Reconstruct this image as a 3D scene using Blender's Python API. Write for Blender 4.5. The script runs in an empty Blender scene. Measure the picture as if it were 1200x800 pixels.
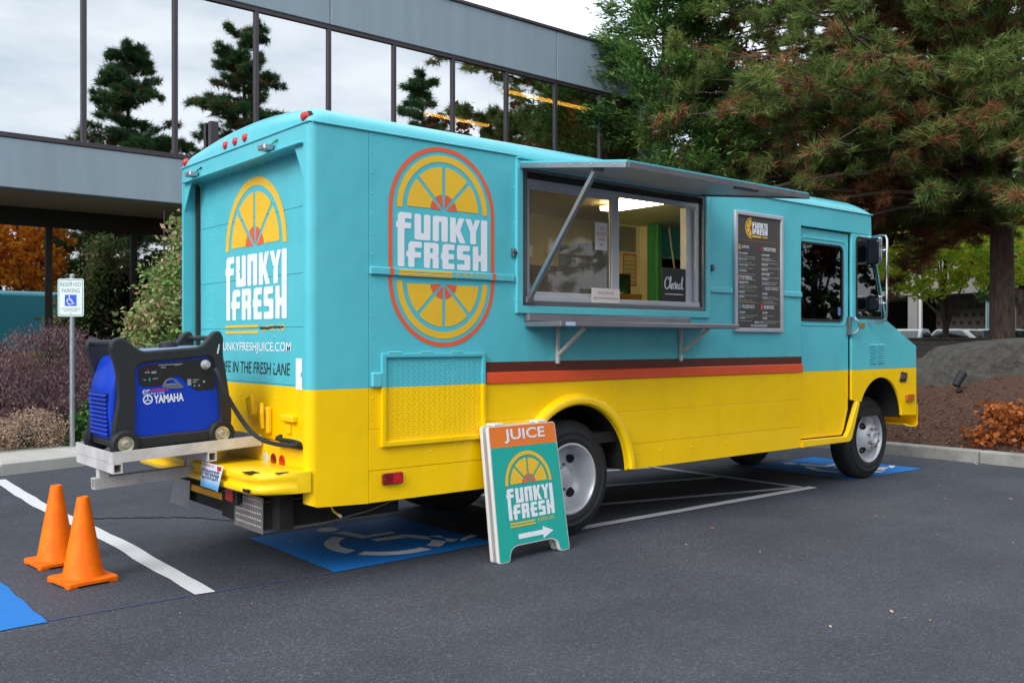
import bpy, bmesh, math, random
import numpy as np
from mathutils import Vector, Matrix
random.seed(7); rng = np.random.default_rng(7)
R = math.radians
scene = bpy.context.scene
col = scene.collection

# ------------------------------------------------------------------ camera
cam_d = bpy.data.cameras.new('camera'); cam = bpy.data.objects.new('camera', cam_d); col.objects.link(cam)
cam_d.sensor_width = 36.0; cam_d.lens = 1095.0/1200.0*36.0
cam_d.clip_end = 600.0; cam_d.clip_start = 0.05
cam.location = (-2.70, -5.11, 1.50); cam.rotation_euler = (R(90), 0, R(49.9-90))
scene.camera = cam

# ------------------------------------------------------------------ sky and sun
SUN = Vector((-0.88, -0.27, 0.62)).normalized()
w = bpy.data.worlds.new('World'); scene.world = w; w.use_nodes = True
nt = w.node_tree; nt.nodes.clear()
out = nt.nodes.new('ShaderNodeOutputWorld'); bg = nt.nodes.new('ShaderNodeBackground'); bg.inputs['Strength'].default_value = 0.10
sky = nt.nodes.new('ShaderNodeTexSky'); sky.sky_type = 'NISHITA'; sky.sun_disc = False
sky.sun_elevation = math.asin(SUN.z); sky.sun_rotation = math.atan2(SUN.x, SUN.y)
tc = nt.nodes.new('ShaderNodeTexCoord'); mp = nt.nodes.new('ShaderNodeMapping'); mp.inputs['Scale'].default_value = (1.3, 1.3, 4.2)
nz = nt.nodes.new('ShaderNodeTexNoise'); nz.inputs['Scale'].default_value = 2.1; nz.inputs['Detail'].default_value = 7; nz.inputs['Roughness'].default_value = .55
rp = nt.nodes.new('ShaderNodeValToRGB')
rp.color_ramp.elements[0].position = .36; rp.color_ramp.elements[0].color = (.47, .56, .66, 1)
rp.color_ramp.elements[1].position = .62; rp.color_ramp.elements[1].color = (.97, 1, 1.03, 1)
vm = nt.nodes.new('ShaderNodeVectorMath'); vm.operation = 'SCALE'; vm.inputs['Scale'].default_value = 11.2
mx = nt.nodes.new('ShaderNodeMix'); mx.data_type = 'RGBA'; mx.inputs['Factor'].default_value = .88
nt.links.new(tc.outputs['Generated'], mp.inputs['Vector']); nt.links.new(mp.outputs['Vector'], nz.inputs['Vector'])
nt.links.new(nz.outputs['Fac'], rp.inputs['Fac']); nt.links.new(rp.outputs['Color'], vm.inputs[0])
nt.links.new(sky.outputs['Color'], mx.inputs['A']); nt.links.new(vm.outputs['Vector'], mx.inputs['B'])
nt.links.new(mx.outputs['Result'], bg.inputs['Color']); nt.links.new(bg.outputs['Background'], out.inputs['Surface'])
sun_d = bpy.data.lights.new('sun', 'SUN'); sun_d.energy = 1.5; sun_d.angle = R(30); sun_d.color = (1, .97, .93)
sun = bpy.data.objects.new('sun', sun_d); col.objects.link(sun); sun.location = (-10, -5, 14)
sun.rotation_euler = (-SUN).to_track_quat('-Z', 'Y').to_euler()
vs = scene.view_settings; vs.view_transform = 'Standard'; vs.look = 'None'; vs.gamma = 1; vs.exposure = 0.80; vs.use_curve_mapping = False
scene.render.engine = 'CYCLES'

# ------------------------------------------------------------------ materials
def lin(h):
    if isinstance(h, str):
        h = h.lstrip('#'); c = [int(h[i:i+2], 16)/255 for i in (0, 2, 4)]
        return tuple(x/12.92 if x <= .04045 else ((x+.055)/1.055)**2.4 for x in c)
    return tuple(h)
MATS = {}
def M(name, c, rough=.5, metal=0., var=0., vscale=4., bump=0., bscale=60., coat=0., spec=.5, c2=None, bdist=.01, emit=0., trans=0., stretch=None):
    m = bpy.data.materials.new(name); m.use_nodes = True; t = m.node_tree; b = t.nodes['Principled BSDF']
    c = lin(c); b.inputs['Base Color'].default_value = (*c, 1); b.inputs['Roughness'].default_value = rough
    b.inputs['Metallic'].default_value = metal; b.inputs['Coat Weight'].default_value = coat; b.inputs['Coat Roughness'].default_value = .12
    b.inputs['Specular IOR Level'].default_value = spec
    if trans: b.inputs['Transmission Weight'].default_value = trans
    if emit: b.inputs['Emission Color'].default_value = (*c, 1); b.inputs['Emission Strength'].default_value = emit
    if var or bump or c2:
        tcn = t.nodes.new('ShaderNodeTexCoord'); vec = tcn.outputs['Object']
        if stretch:
            mpn = t.nodes.new('ShaderNodeMapping'); mpn.inputs['Scale'].default_value = stretch
            t.links.new(vec, mpn.inputs['Vector']); vec = mpn.outputs['Vector']
    if var or c2:
        n = t.nodes.new('ShaderNodeTexNoise'); n.inputs['Scale'].default_value = vscale; n.inputs['Detail'].default_value = 6; n.inputs['Roughness'].default_value = .6
        t.links.new(vec, n.inputs['Vector'])
        r = t.nodes.new('ShaderNodeValToRGB'); e = r.color_ramp.elements; e[0].position = .32; e[1].position = .68
        a = lin(c2) if c2 else tuple(x*(1-var) for x in c); z = c if c2 else tuple(min(1, x*(1+var)) for x in c)
        e[0].color = (*a, 1); e[1].color = (*z, 1)
        t.links.new(n.outputs['Fac'], r.inputs['Fac']); t.links.new(r.outputs['Color'], b.inputs['Base Color'])
    if bump:
        n2 = t.nodes.new('ShaderNodeTexNoise'); n2.inputs['Scale'].default_value = bscale; n2.inputs['Detail'].default_value = 4
        t.links.new(vec, n2.inputs['Vector'])
        bp = t.nodes.new('ShaderNodeBump'); bp.inputs['Strength'].default_value = bump; bp.inputs['Distance'].default_value = bdist
        t.links.new(n2.outputs['Fac'], bp.inputs['Height']); t.links.new(bp.outputs['Normal'], b.inputs['Normal'])
    MATS[name] = m; return m
def leaf_mat(name, cols, rough=.55, trans=.25, backdrop=False):
    """foliage: colour picked per leaf (random per island), some light through the leaf"""
    m = bpy.data.materials.new(name); m.use_nodes = True; t = m.node_tree; b = t.nodes['Principled BSDF']
    g = t.nodes.new('ShaderNodeNewGeometry'); r = t.nodes.new('ShaderNodeValToRGB'); r.color_ramp.interpolation = 'LINEAR'
    while len(r.color_ramp.elements) < len(cols): r.color_ramp.elements.new(.5)
    for i, cc in enumerate(cols):
        r.color_ramp.elements[i].position = i/(len(cols)-1); r.color_ramp.elements[i].color = (*lin(cc), 1)
    tcn = t.nodes.new('ShaderNodeTexCoord'); n = t.nodes.new('ShaderNodeTexNoise'); n.inputs['Scale'].default_value = 1.1; n.inputs['Detail'].default_value = 3
    t.links.new(tcn.outputs['Object'], n.inputs['Vector'])
    ma = t.nodes.new('ShaderNodeMath'); ma.operation = 'MULTIPLY_ADD'; ma.inputs[1].default_value = 1.5; ma.inputs[2].default_value = -.75
    t.links.new(n.outputs['Fac'], ma.inputs[0])
    mb = t.nodes.new('ShaderNodeMath'); mb.operation = 'MULTIPLY_ADD'; mb.inputs[1].default_value = .8; mb.use_clamp = True
    t.links.new(g.outputs['Random Per Island'], mb.inputs[0]); 
    mc = t.nodes.new('ShaderNodeMath'); mc.operation = 'ADD'; mc.inputs[1].default_value = .1
    t.links.new(ma.outputs[0], mc.inputs[0]); t.links.new(mc.outputs[0], mb.inputs[2])
    t.links.new(mb.outputs[0], r.inputs['Fac']); t.links.new(r.outputs['Color'], b.inputs['Base Color'])
    b.inputs['Roughness'].default_value = rough; b.inputs['Specular IOR Level'].default_value = .3
    tr = t.nodes.new('ShaderNodeBsdfTranslucent'); ms = t.nodes.new('ShaderNodeMixShader'); ms.inputs[0].default_value = trans
    t.links.new(r.outputs['Color'], tr.inputs['Color']); t.links.new(b.outputs[0], ms.inputs[1]); t.links.new(tr.outputs[0], ms.inputs[2])
    t.links.new(ms.outputs[0], t.nodes['Material Output'].inputs['Surface'])
    MATS[name] = m; return m
def glass_mat(name, tint, refl, rough=.01, wavy=0., gcol=(.95, .97, 1), haze=0.):
    """thin pane: tinted see-through mixed with a mirror reflection that grows at grazing angles"""
    m = bpy.data.materials.new(name); m.use_nodes = True; t = m.node_tree; t.nodes.remove(t.nodes['Principled BSDF'])
    tr = t.nodes.new('ShaderNodeBsdfTransparent'); tr.inputs['Color'].default_value = (*lin(tint), 1)
    gl = t.nodes.new('ShaderNodeBsdfGlossy'); gl.inputs['Roughness'].default_value = rough; gl.inputs['Color'].default_value = (*gcol, 1)
    lw = t.nodes.new('ShaderNodeLayerWeight'); lw.inputs['Blend'].default_value = .5
    pw_ = t.nodes.new('ShaderNodeMath'); pw_.operation = 'POWER'; pw_.inputs[1].default_value = 4.5; t.links.new(lw.outputs['Facing'], pw_.inputs[0])
    ad = t.nodes.new('ShaderNodeMath'); ad.operation = 'MULTIPLY_ADD'; ad.inputs[1].default_value = 1-refl; ad.inputs[2].default_value = refl; ad.use_clamp = True
    if wavy:
        tcg = t.nodes.new('ShaderNodeTexCoord'); nzg = t.nodes.new('ShaderNodeTexNoise'); nzg.inputs['Scale'].default_value = .55; nzg.inputs['Detail'].default_value = 1; bpg = t.nodes.new('ShaderNodeBump'); bpg.inputs['Strength'].default_value = wavy; bpg.inputs['Distance'].default_value = .02
        t.links.new(tcg.outputs['Object'], nzg.inputs['Vector']); t.links.new(nzg.outputs['Fac'], bpg.inputs['Height']); t.links.new(bpg.outputs['Normal'], gl.inputs['Normal'])
    mxs = t.nodes.new('ShaderNodeMixShader')
    t.links.new(pw_.outputs[0], ad.inputs[0]); t.links.new(ad.outputs[0], mxs.inputs[0]); t.links.new(tr.outputs[0], mxs.inputs[1]); t.links.new(gl.outputs[0], mxs.inputs[2])
    fin = mxs
    if haze:
        df = t.nodes.new('ShaderNodeBsdfDiffuse'); df.inputs['Color'].default_value = (.55, .55, .52, 1); fin = t.nodes.new('ShaderNodeMixShader'); fin.inputs[0].default_value = haze; t.links.new(mxs.outputs[0], fin.inputs[1]); t.links.new(df.outputs[0], fin.inputs[2])
    t.links.new(fin.outputs[0], t.nodes['Material Output'].inputs['Surface']); MATS[name] = m; return m

TEAL, YEL = '#59becb', '#ffce00'
def paint_mat():
    """two-tone coach paint: teal over yellow with a hard masked line, fine grime and slightly wavy sheet metal"""
    m = bpy.data.materials.new('truck_paint'); m.use_nodes = True; t = m.node_tree; b = t.nodes['Principled BSDF']; L = t.links.new
    g = t.nodes.new('ShaderNodeTexCoord'); s = t.nodes.new('ShaderNodeSeparateXYZ'); L(g.outputs['Object'], s.inputs[0])
    gt = t.nodes.new('ShaderNodeMath'); gt.operation = 'GREATER_THAN'; gt.inputs[1].default_value = 1.205; L(s.outputs['Z'], gt.inputs[0])
    mx = t.nodes.new('ShaderNodeMix'); mx.data_type = 'RGBA'; mx.inputs['A'].default_value = (*lin(YEL), 1); mx.inputs['B'].default_value = (*lin(TEAL), 1)
    L(gt.outputs[0], mx.inputs['Factor'])
    n = t.nodes.new('ShaderNodeTexNoise'); n.inputs['Scale'].default_value = 2.2; n.inputs['Detail'].default_value = 8; n.inputs['Roughness'].default_value = .65
    mpn = t.nodes.new('ShaderNodeMapping'); mpn.inputs['Scale'].default_value = (2.2, 2.2, .7); L(g.outputs['Object'], mpn.inputs['Vector']); L(mpn.outputs['Vector'], n.inputs['Vector'])
    r = t.nodes.new('ShaderNodeValToRGB'); r.color_ramp.elements[0].position = .3; r.color_ramp.elements[0].color = (.94, .94, .93, 1); r.color_ramp.elements[1].position = .6; r.color_ramp.elements[1].color = (1, 1, 1, 1)
    L(n.outputs['Fac'], r.inputs['Fac'])
    mu = t.nodes.new('ShaderNodeMix'); mu.data_type = 'RGBA'; mu.blend_type = 'MULTIPLY'; mu.inputs['Factor'].default_value = 1
    L(mx.outputs['Result'], mu.inputs['A']); L(r.outputs['Color'], mu.inputs['B']); L(mu.outputs['Result'], b.inputs['Base Color'])
    rr = t.nodes.new('ShaderNodeMapRange'); rr.inputs['To Min'].default_value = .34; rr.inputs['To Max'].default_value = .18; L(n.outputs['Fac'], rr.inputs['Value']); L(rr.outputs[0], b.inputs['Roughness'])
    n2 = t.nodes.new('ShaderNodeTexNoise'); n2.inputs['Scale'].default_value = 1.9; n2.inputs['Detail'].default_value = 3; L(g.outputs['Object'], n2.inputs['Vector'])
    bp = t.nodes.new('ShaderNodeBump'); bp.inputs['Strength'].default_value = .45; bp.inputs['Distance'].default_value = .035; L(n2.outputs['Fac'], bp.inputs['Height']); L(bp.outputs['Normal'], b.inputs['Normal'])
    b.inputs['Coat Weight'].default_value = .18; b.inputs['Coat Roughness'].default_value = .07; b.inputs['Specular IOR Level'].default_value = .32
    MATS['truck_paint'] = m; return m
PAINT = paint_mat()
yellow = M('yellow_paint', YEL, .35, coat=.25, var=.06, vscale=3)
teal = M('teal_paint', TEAL, .35, coat=.25, var=.05, vscale=3)
brownp = M('brown_stripe', '#5a2416', .4, var=.06); orangep = M('orange_stripe', '#e2552a', .4, var=.05)
fruit_y = M('print_yellow', '#e8b92f', .45, var=.03); fruit_o = M('print_orange', '#e2603a', .45, var=.03); white_p = M('print_white', '#e4e8ee', .45, var=.02)
dark_p = M('print_dark', '#2a2422', .5)
alu = M('aluminium', '#a9adb2', .38, .9, var=.08, vscale=9, bump=.1, bscale=90); alu_d = M('dull_aluminium', '#7d8084', .45, .8, var=.1, vscale=7)
frame_w = M('window_frame_paint', '#b9bcc4', .4, .3, var=.05)
awn_m = M('awning_underside', '#b4bcc2', .45, .3, var=.06); shelf_m = M('shelf_metal', '#8d8a92', .35, .6, var=.12, vscale=6)
black = M('black_rubber', '#1b1c1e', .7, var=.25, vscale=8, bump=.2, bscale=80); blackp = M('black_plastic', '#222427', .42, var=.15, vscale=10, bump=.15, bscale=300, bdist=.002)
tyre_m = M('tyre_rubber', '#24262a', .72, c2='#1a1b1d', vscale=9, bump=.25, bscale=70); under_m = M('underbody', '#151515', .8, var=.3, vscale=5, bump=.3)
rim_m = M('rim_paint', '#c2c5cb', .38, .35, var=.10, vscale=7); hole_m = M('dark_hole', '#090909', .8); nut_m = M('wheel_nut', '#8a8784', .4, .8)
chrome = M('chrome', '#c9cdd2', .12, 1); red_l = M('red_lens', '#c01620', .22, coat=.6, var=.15, vscale=30); red_d = M('dark_red_lens', '#7a1018', .25, coat=.5, var=.2, vscale=25); amber = M('amber_lens', '#b8621a', .25, coat=.5)
silver_l = M('clear_lens', '#c9c6be', .2, coat=.5, var=.1)
truck_glass = glass_mat('tinted_glass', '#5a6068', .05); serve_glass = glass_mat('serving_glass', '#c9c6ba', .05, haze=.10)
cream = M('cream_wall', '#ecdcb2', .6, var=.06); green_p = M('green_paint', '#3f8f4d', .5, var=.06); wood = M('wood', '#a5762f', .55, var=.15, vscale=12, stretch=(1, 8, 8)); int_dark = M('dark_interior', '#2b2a2a', .7, var=.2); int_grey = M('grey_equipment', '#6d6f70', .45, .3, var=.1)
paper = M('paper', '#d9d4d2', .7, var=.03); paper_g = M('grey_paper', '#8d887f', .7, var=.04); ink = M('ink', '#7b4a4c', .7); lamp_m = M('tube_lamp', (1., .86, .56), .5, emit=14)
menu_m = M('menu_face', '#474240', .35, var=.08, vscale=5)
steel_w = M('painted_steel', '#d8d5d3', .5, .1, vscale=5, c2='#b5afab', bump=.15)
blue_g = M('generator_blue', '#0038b4', .38, spec=.35, coat=.1, var=.06, bump=.05, bscale=200, bdist=.002); tread_m = M('tread_plate', '#8d8d8d', .5, .7, var=.12, vscale=8, bump=.2, bscale=60)
cone_m = M('cone_orange', '#ff7a05', .55, spec=.2, c2='#f2660a', vscale=9, bump=.08, bscale=40)
sign_teal = M('sign_teal', '#16a699', .45, var=.02); sign_or = M('sign_orange', '#ea7a2c', .45, var=.02); sign_edge = M('sign_plastic', '#d5d3d0', .5, var=.06)

# ------------------------------------------------------------------ mesh helpers
def tag(o, label=None, cat=None, group=None, kind=None):
    if label: o['label'] = label
    if cat: o['category'] = cat
    if group: o['group'] = group
    if kind: o['kind'] = kind
    return o
def empty(name, loc=(0, 0, 0), rot=(0, 0, 0)):
    o = bpy.data.objects.new(name, None); o.empty_display_size = .2; col.objects.link(o); o.location = loc; o.rotation_euler = rot; return o
def link(name, me, mat, parent=None, smooth=True, ang=35):
    o = bpy.data.objects.new(name, me); col.objects.link(o)
    if mat is not None and len(me.materials) == 0: me.materials.append(mat)
    if smooth and len(me.polygons):
        me.polygons.foreach_set('use_smooth', [True]*len(me.polygons)); me.set_sharp_from_angle(angle=R(ang))
    if parent is not None: o.parent = parent
    return o
class MB:
    """collects shapes into ONE mesh"""
    def __init__(s): s.v = []; s.f = []
    def add(s, v, f):
        k = len(s.v); s.v += [tuple(p) for p in v]; s.f += [tuple(i+k for i in q) for q in f]; return s
    def box(s, x0, x1, y0, y1, z0, z1, b=.004):
        x0, x1 = min(x0, x1), max(x0, x1); y0, y1 = min(y0, y1), max(y0, y1); z0, z1 = min(z0, z1), max(z0, z1)
        b = min(b, (x1-x0)*.45, (y1-y0)*.45, (z1-z0)*.45)
        if b <= 0:
            v = [(x, y, z) for x in (x0, x1) for y in (y0, y1) for z in (z0, z1)]
            return s.add(v, [(0, 1, 3, 2), (4, 6, 7, 5), (0, 4, 5, 1), (2, 3, 7, 6), (0, 2, 6, 4), (1, 5, 7, 3)])
        v = []; idx = {}
        for ix, x in enumerate((x0, x1)):
            for iy, y in enumerate((y0, y1)):
                for iz, z in enumerate((z0, z1)):
                    sx, sy, sz = (b if ix == 0 else -b), (b if iy == 0 else -b), (b if iz == 0 else -b)
                    for a, p in enumerate(((x, y+sy, z+sz), (x+sx, y, z+sz), (x+sx, y+sy, z))):
                        idx[(ix, iy, iz, a)] = len(v); v.append(p)
        f = []
        I = lambda a, b_, c, k: idx[(a, b_, c, k)]
        f += [(I(0,0,0,0), I(0,0,1,0), I(0,1,1,0), I(0,1,0,0)), (I(1,0,0,0), I(1,1,0,0), I(1,1,1,0), I(1,0,1,0))]
        f += [(I(0,0,0,1), I(1,0,0,1), I(1,0,1,1), I(0,0,1,1)), (I(0,1,0,1), I(0,1,1,1), I(1,1,1,1), I(1,1,0,1))]
        f += [(I(0,0,0,2), I(0,1,0,2), I(1,1,0,2), I(1,0,0,2)), (I(0,0,1,2), I(1,0,1,2), I(1,1,1,2), I(0,1,1,2))]
        for i in (0, 1):
            for j in (0, 1):
                f.append((I(0,i,j,1), I(1,i,j,1), I(1,i,j,2), I(0,i,j,2)))
                f.append((I(i,0,j,0), I(i,1,j,0), I(i,1,j,2), I(i,0,j,2)))
                f.append((I(i,j,0,0), I(i,j,1,0), I(i,j,1,1), I(i,j,0,1)))
        for i in (0, 1):
            for j in (0, 1):
                for k in (0, 1): f.append((I(i,j,k,0), I(i,j,k,1), I(i,j,k,2)))
        return s.add(v, f)
    def tube(s, path, r, n=8, caps=True):
        P = [Vector(p) for p in path]; rs = r if isinstance(r, (list, tuple)) else [r]*len(P)
        v = []; f = []; up = Vector((0, 0, 1)); prev = None
        for i, p in enumerate(P):
            t = (P[min(i+1, len(P)-1)]-P[max(i-1, 0)]); t = t.normalized() if t.length > 1e-9 else up
            if prev is None:
                a = t.cross(up) if abs(t.z) < .95 else t.cross(Vector((1, 0, 0)))
            else:
                a = prev - t*prev.dot(t)
            a = a.normalized() if a.length > 1e-6 else t.orthogonal().normalized()
            prev = a; b = t.cross(a)
            for k in range(n):
                th = 2*math.pi*k/n; v.append(p + (a*math.cos(th)+b*math.sin(th))*rs[i])
        for i in range(len(P)-1):
            for k in range(n):
                k2 = (k+1) % n; f.append((i*n+k, i*n+k2, (i+1)*n+k2, (i+1)*n+k))
        if caps: f.append(tuple(range(n-1, -1, -1))); f.append(tuple((len(P)-1)*n+k for k in range(n)))
        return s.add(v, f)
    def lathe(s, prof, c, axis='y', n=40, a0=0., a1=2*math.pi):
        """prof: (radius, along-axis)"""
        full = abs(a1-a0-2*math.pi) < 1e-6; m = n if full else n+1; v = []; f = []; np_ = len(prof)
        for k in range(m):
            th = a0+(a1-a0)*k/n; ca, sa = math.cos(th), math.sin(th)
            for (r, h) in prof:
                if axis == 'y': v.append((c[0]+r*ca, c[1]+h, c[2]+r*sa))
                elif axis == 'z': v.append((c[0]+r*ca, c[1]+r*sa, c[2]+h))
                else: v.append((c[0]+h, c[1]+r*ca, c[2]+r*sa))
        for k in range(n):
            k2 = (k+1) % m
            for i in range(np_-1): f.append((k*np_+i, k2*np_+i, k2*np_+i+1, k*np_+i+1))
        return s.add(v, f)
    def obar(s, p, q, w, h, up=(0, 0, 1)):
        """rectangular bar from p to q"""
        p, q = Vector(p), Vector(q); t = (q-p).normalized(); u = Vector(up); a = t.cross(u).normalized(); b = a.cross(t)
        v = [e + a*i*w/2 + b*j*h/2 for e in (p, q) for i in (-1, 1) for j in (-1, 1)]
        return s.add(v, [(0, 1, 3, 2), (4, 6, 7, 5), (0, 4, 5, 1), (2, 3, 7, 6), (0, 2, 6, 4), (1, 5, 7, 3)])
    def mesh(s, name='m'):
        me = bpy.data.meshes.new(name); me.from_pydata(s.v, [], s.f); me.update()
        bm = bmesh.new(); bm.from_mesh(me); bmesh.ops.recalc_face_normals(bm, faces=bm.faces); bm.to_mesh(me); bm.free(); return me
    def build(s, name, mat, parent=None, smooth=True, ang=35):
        return link(name, s.mesh(name), mat, parent, smooth, ang)
def BOX(name, mat, parent, *a, **k): return MB().box(*a, **k).build(name, mat, parent)

SIDE = (Vector((1, 0, 0)), Vector((0, 0, 1)), Vector((0, -1, 0)))     # seen from -Y
REAR = (Vector((0, -1, 0)), Vector((0, 0, 1)), Vector((-1, 0, 0)))    # seen from -X
FLOOR = (Vector((1, 0, 0)), Vector((0, 1, 0)), Vector((0, 0, 1)))
def basis(uvn, o):
    u, v, n = uvn; m = Matrix.Identity(4)
    for i in range(3): m[i][0], m[i][1], m[i][2], m[i][3] = u[i], v[i], n[i], o[i]
    return m
def rpoly(pts, r, seg=4):
    """polygon with rounded corners"""
    if r <= 0: return list(pts)
    o = []; n = len(pts)
    for i in range(n):
        p0, p, p1 = Vector(pts[i-1]), Vector(pts[i]), Vector(pts[(i+1) % n])
        a, b = p0-p, p1-p; la, lb = a.length, b.length
        if la < 1e-9 or lb < 1e-9: o.append(tuple(p)); continue
        k = min(r, la*.48, lb*.48); A, B = p+a/la*k, p+b/lb*k
        for j in range(seg+1):
            t = j/seg; q = A*(1-t)**2 + p*2*t*(1-t) + B*t*t; o.append((q.x, q.y))
    return o
def rect(x0, y0, x1, y1, r=0., seg=4): return rpoly([(x0, y0), (x1, y0), (x1, y1), (x0, y1)], r, seg)
def flat(polys, depth=0., bevel=0.):
    """filled outline(s), holes allowed, as a mesh in XY; depth gives it thickness (centred on z=0)"""
    cu = bpy.data.curves.new('c', 'CURVE'); cu.dimensions = '2D'; cu.fill_mode = 'BOTH' if (depth or not bevel) else 'FRONT'; cu.extrude = max(depth/2-bevel, 0); cu.resolution_u = 1
    if bevel: cu.bevel_depth = bevel; cu.bevel_resolution = 1; cu.offset = -bevel
    if not depth: cu.fill_mode = 'FRONT'
    for p in polys:
        sp = cu.splines.new('POLY'); sp.points.add(len(p)-1); sp.use_cyclic_u = True
        sp.points.foreach_set('co', [k for q in p for k in (q[0], q[1], 0., 1.)])
    o = bpy.data.objects.new('c', cu); me = bpy.data.meshes.new_from_object(o)
    bpy.data.objects.remove(o); bpy.data.curves.remove(cu); me.materials.clear(); return me
def textmesh(s, size, align='LEFT', sx=1., bold=0., shear=0., extr=0., space=1.):
    cu = bpy.data.curves.new('t', 'FONT'); cu.body = s; cu.size = size; cu.align_x = align; cu.offset = bold; cu.shear = shear; cu.resolution_u = 3; cu.extrude = extr; cu.space_character = space; cu.fill_mode = 'FRONT' if not extr else 'BOTH'
    o = bpy.data.objects.new('t', cu); me = bpy.data.meshes.new_from_object(o)
    bpy.data.objects.remove(o); bpy.data.curves.remove(cu); me.materials.clear()
    if sx != 1: me.transform(Matrix.Diagonal((sx, 1, 1, 1)))
    return me
def fit_text(s, w, h, **k):
    """text scaled to width w and cap height h, lower-left at origin"""
    me = textmesh(s, 1., **k); xs = [v.co.x for v in me.vertices]; ys = [v.co.y for v in me.vertices]
    me.transform(Matrix.Diagonal((w/(max(xs)-min(xs)), h/(max(ys)-min(ys)), 1, 1)) @ Matrix.Translation((-min(xs), -min(ys), 0))); return me
def place(me, uvn, o): me.transform(basis(uvn, o)); me.update(); return me
def PR(name, mat, parent, polys, uvn, o, depth=0., bevel=0., smooth=False):
    """print / panel: a filled outline set on a plane"""
    return link(name, place(flat(polys, depth, bevel), uvn, Vector(o)+uvn[2]*(depth/2)), mat, parent, smooth=depth > 0, ang=30)
def TX(name, mat, parent, s, w, h, uvn, o, **k): return link(name, place(fit_text(s, w, h, **k), uvn, o), mat, parent, smooth=False)
def join_meshes(ms):
    mb = MB()
    for me in ms:
        mb.add([v.co[:] for v in me.vertices], [tuple(p.vertices) for p in me.polygons]); bpy.data.meshes.remove(me)
    me = bpy.data.meshes.new('j'); me.from_pydata(mb.v, [], mb.f); me.update(); return me
def arcpts(cx, cy, r, a0, a1, n=24): return [(cx+r*math.cos(a0+(a1-a0)*i/n), cy+r*math.sin(a0+(a1-a0)*i/n)) for i in range(n+1)]
def circ(cx, cy, r, n=24): return arcpts(cx, cy, r, 0, 2*math.pi*(n-1)/n, n-1)

# ------------------------------------------------------------------ the fruit emblem and its lettering (unit width)
def letters():
    L = []
    def P(pts, r=.012): L.append(rpoly(pts, r, 3))
    P([(.01,0),(.08,0),(.08,.335),(.148,.335),(.148,.385),(.085,.385),(.085,.42),(.155,.42),(.155,.472),(.035,.472),(.01,.447),(.01,.388),(-.006,.388),(-.006,.338),(.01,.338)])
    P([(.185,.47),(.255,.47),(.255,.30),(.285,.30),(.285,.47),(.355,.47),(.355,.243),(.185,.243)], .02)
    P([(.38,.243),(.38,.47),(.545,.47),(.545,.243),(.475,.243),(.475,.42),(.447,.42),(.447,.243)], .02)
    P([(.57,.243),(.57,.47),(.635,.47),(.635,.385),(.668,.47),(.733,.47),(.685,.36),(.748,.243),(.68,.243),(.638,.325),(.638,.243)], .008)
    P([(.742,.47),(.808,.47),(.832,.405),(.858,.47),(.915,.47),(.868,.36),(.868,.243),(.80,.243),(.80,.355)], .008)
    P([(.12,0),(.185,0),(.185,.085),(.255,.085),(.255,.135),(.19,.135),(.19,.172),(.262,.172),(.262,.226),(.145,.226),(.12,.2),(.12,.14),(.10,.14),(.10,.088),(.12,.088)])
    P([(.285,0),(.285,.226),(.43,.226),(.445,.21),(.445,.125),(.432,.112),(.445,.10),(.445,0),(.38,0),(.38,.085),(.352,.085),(.352,0)]); P([(.352,.135),(.38,.135),(.38,.178),(.352,.178)], .006)
    P([(.485,0),(.62,0),(.62,.052),(.552,.052),(.552,.09),(.615,.09),(.615,.138),(.552,.138),(.552,.174),(.62,.174),(.62,.226),(.505,.226),(.485,.205),(.485,.14),(.47,.14),(.47,.09),(.485,.09)])
    P([(.65,0),(.79,0),(.80,.012),(.80,.13),(.785,.142),(.715,.142),(.715,.174),(.795,.174),(.795,.226),(.665,.226),(.648,.21),(.648,.1),(.662,.09),(.735,.09),(.735,.052),(.65,.052)])
    P([(.83,0),(.895,0),(.895,.09),(.925,.09),(.925,0),(1.0,0),(1.0,.472),(.925,.472),(.925,.142),(.895,.142),(.895,.226),(.83,.226)])
    return L
def fruit(cy, sgn):
    """half slice centred (.5, cy), open side at cy; sgn=+1 dome up"""
    Y, O = [], []
    f = lambda pts: [(x, cy+sgn*(y)) for x, y in pts]
    Y.append(f(rpoly([*arcpts(.5, 0, .5, 0, math.pi, 40), *arcpts(.5, 0, .44, math.pi, 0, 40)], .006, 2)))
    rad = .395
    for k in range(4):
        a0, a1 = k*math.pi/4, (k+1)*math.pi/4; g = .016
        am = (a0+a1)/2; off = Vector((math.cos(am), math.sin(am)))*(g/math.sin(math.pi/8)); da = g/rad
        pts = [(.5+off.x, off.y)] + arcpts(.5, 0, rad, a0+da, a1-da, 10)
        if k == 0: pts[1:1] = []
        # pulp wedge = wedge minus red heart (built as ring sector so that nothing overlaps)
        ri = .145
        Y.append(f(rpoly(arcpts(.5, 0, ri+.004, a1-g/ri, a0+g/ri, 6)+arcpts(.5, 0, rad, a0+da, a1-da, 10), .022, 3)))
        hp = [(.5+off.x*.55, off.y*.55)] + [(.5+ (ri+.0)*math.cos(t)*(1+.0), ri*math.sin(t)) for t in [a0+g/ri+(a1-a0-2*g/ri)*i/8 for i in range(9)]]
        O.append(f(rpoly(hp, .012, 2)))
    return Y, O
def xf(polys, s, dx, dy): return [[(x*s+dx, y*s+dy) for x, y in p] for p in polys]

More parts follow.
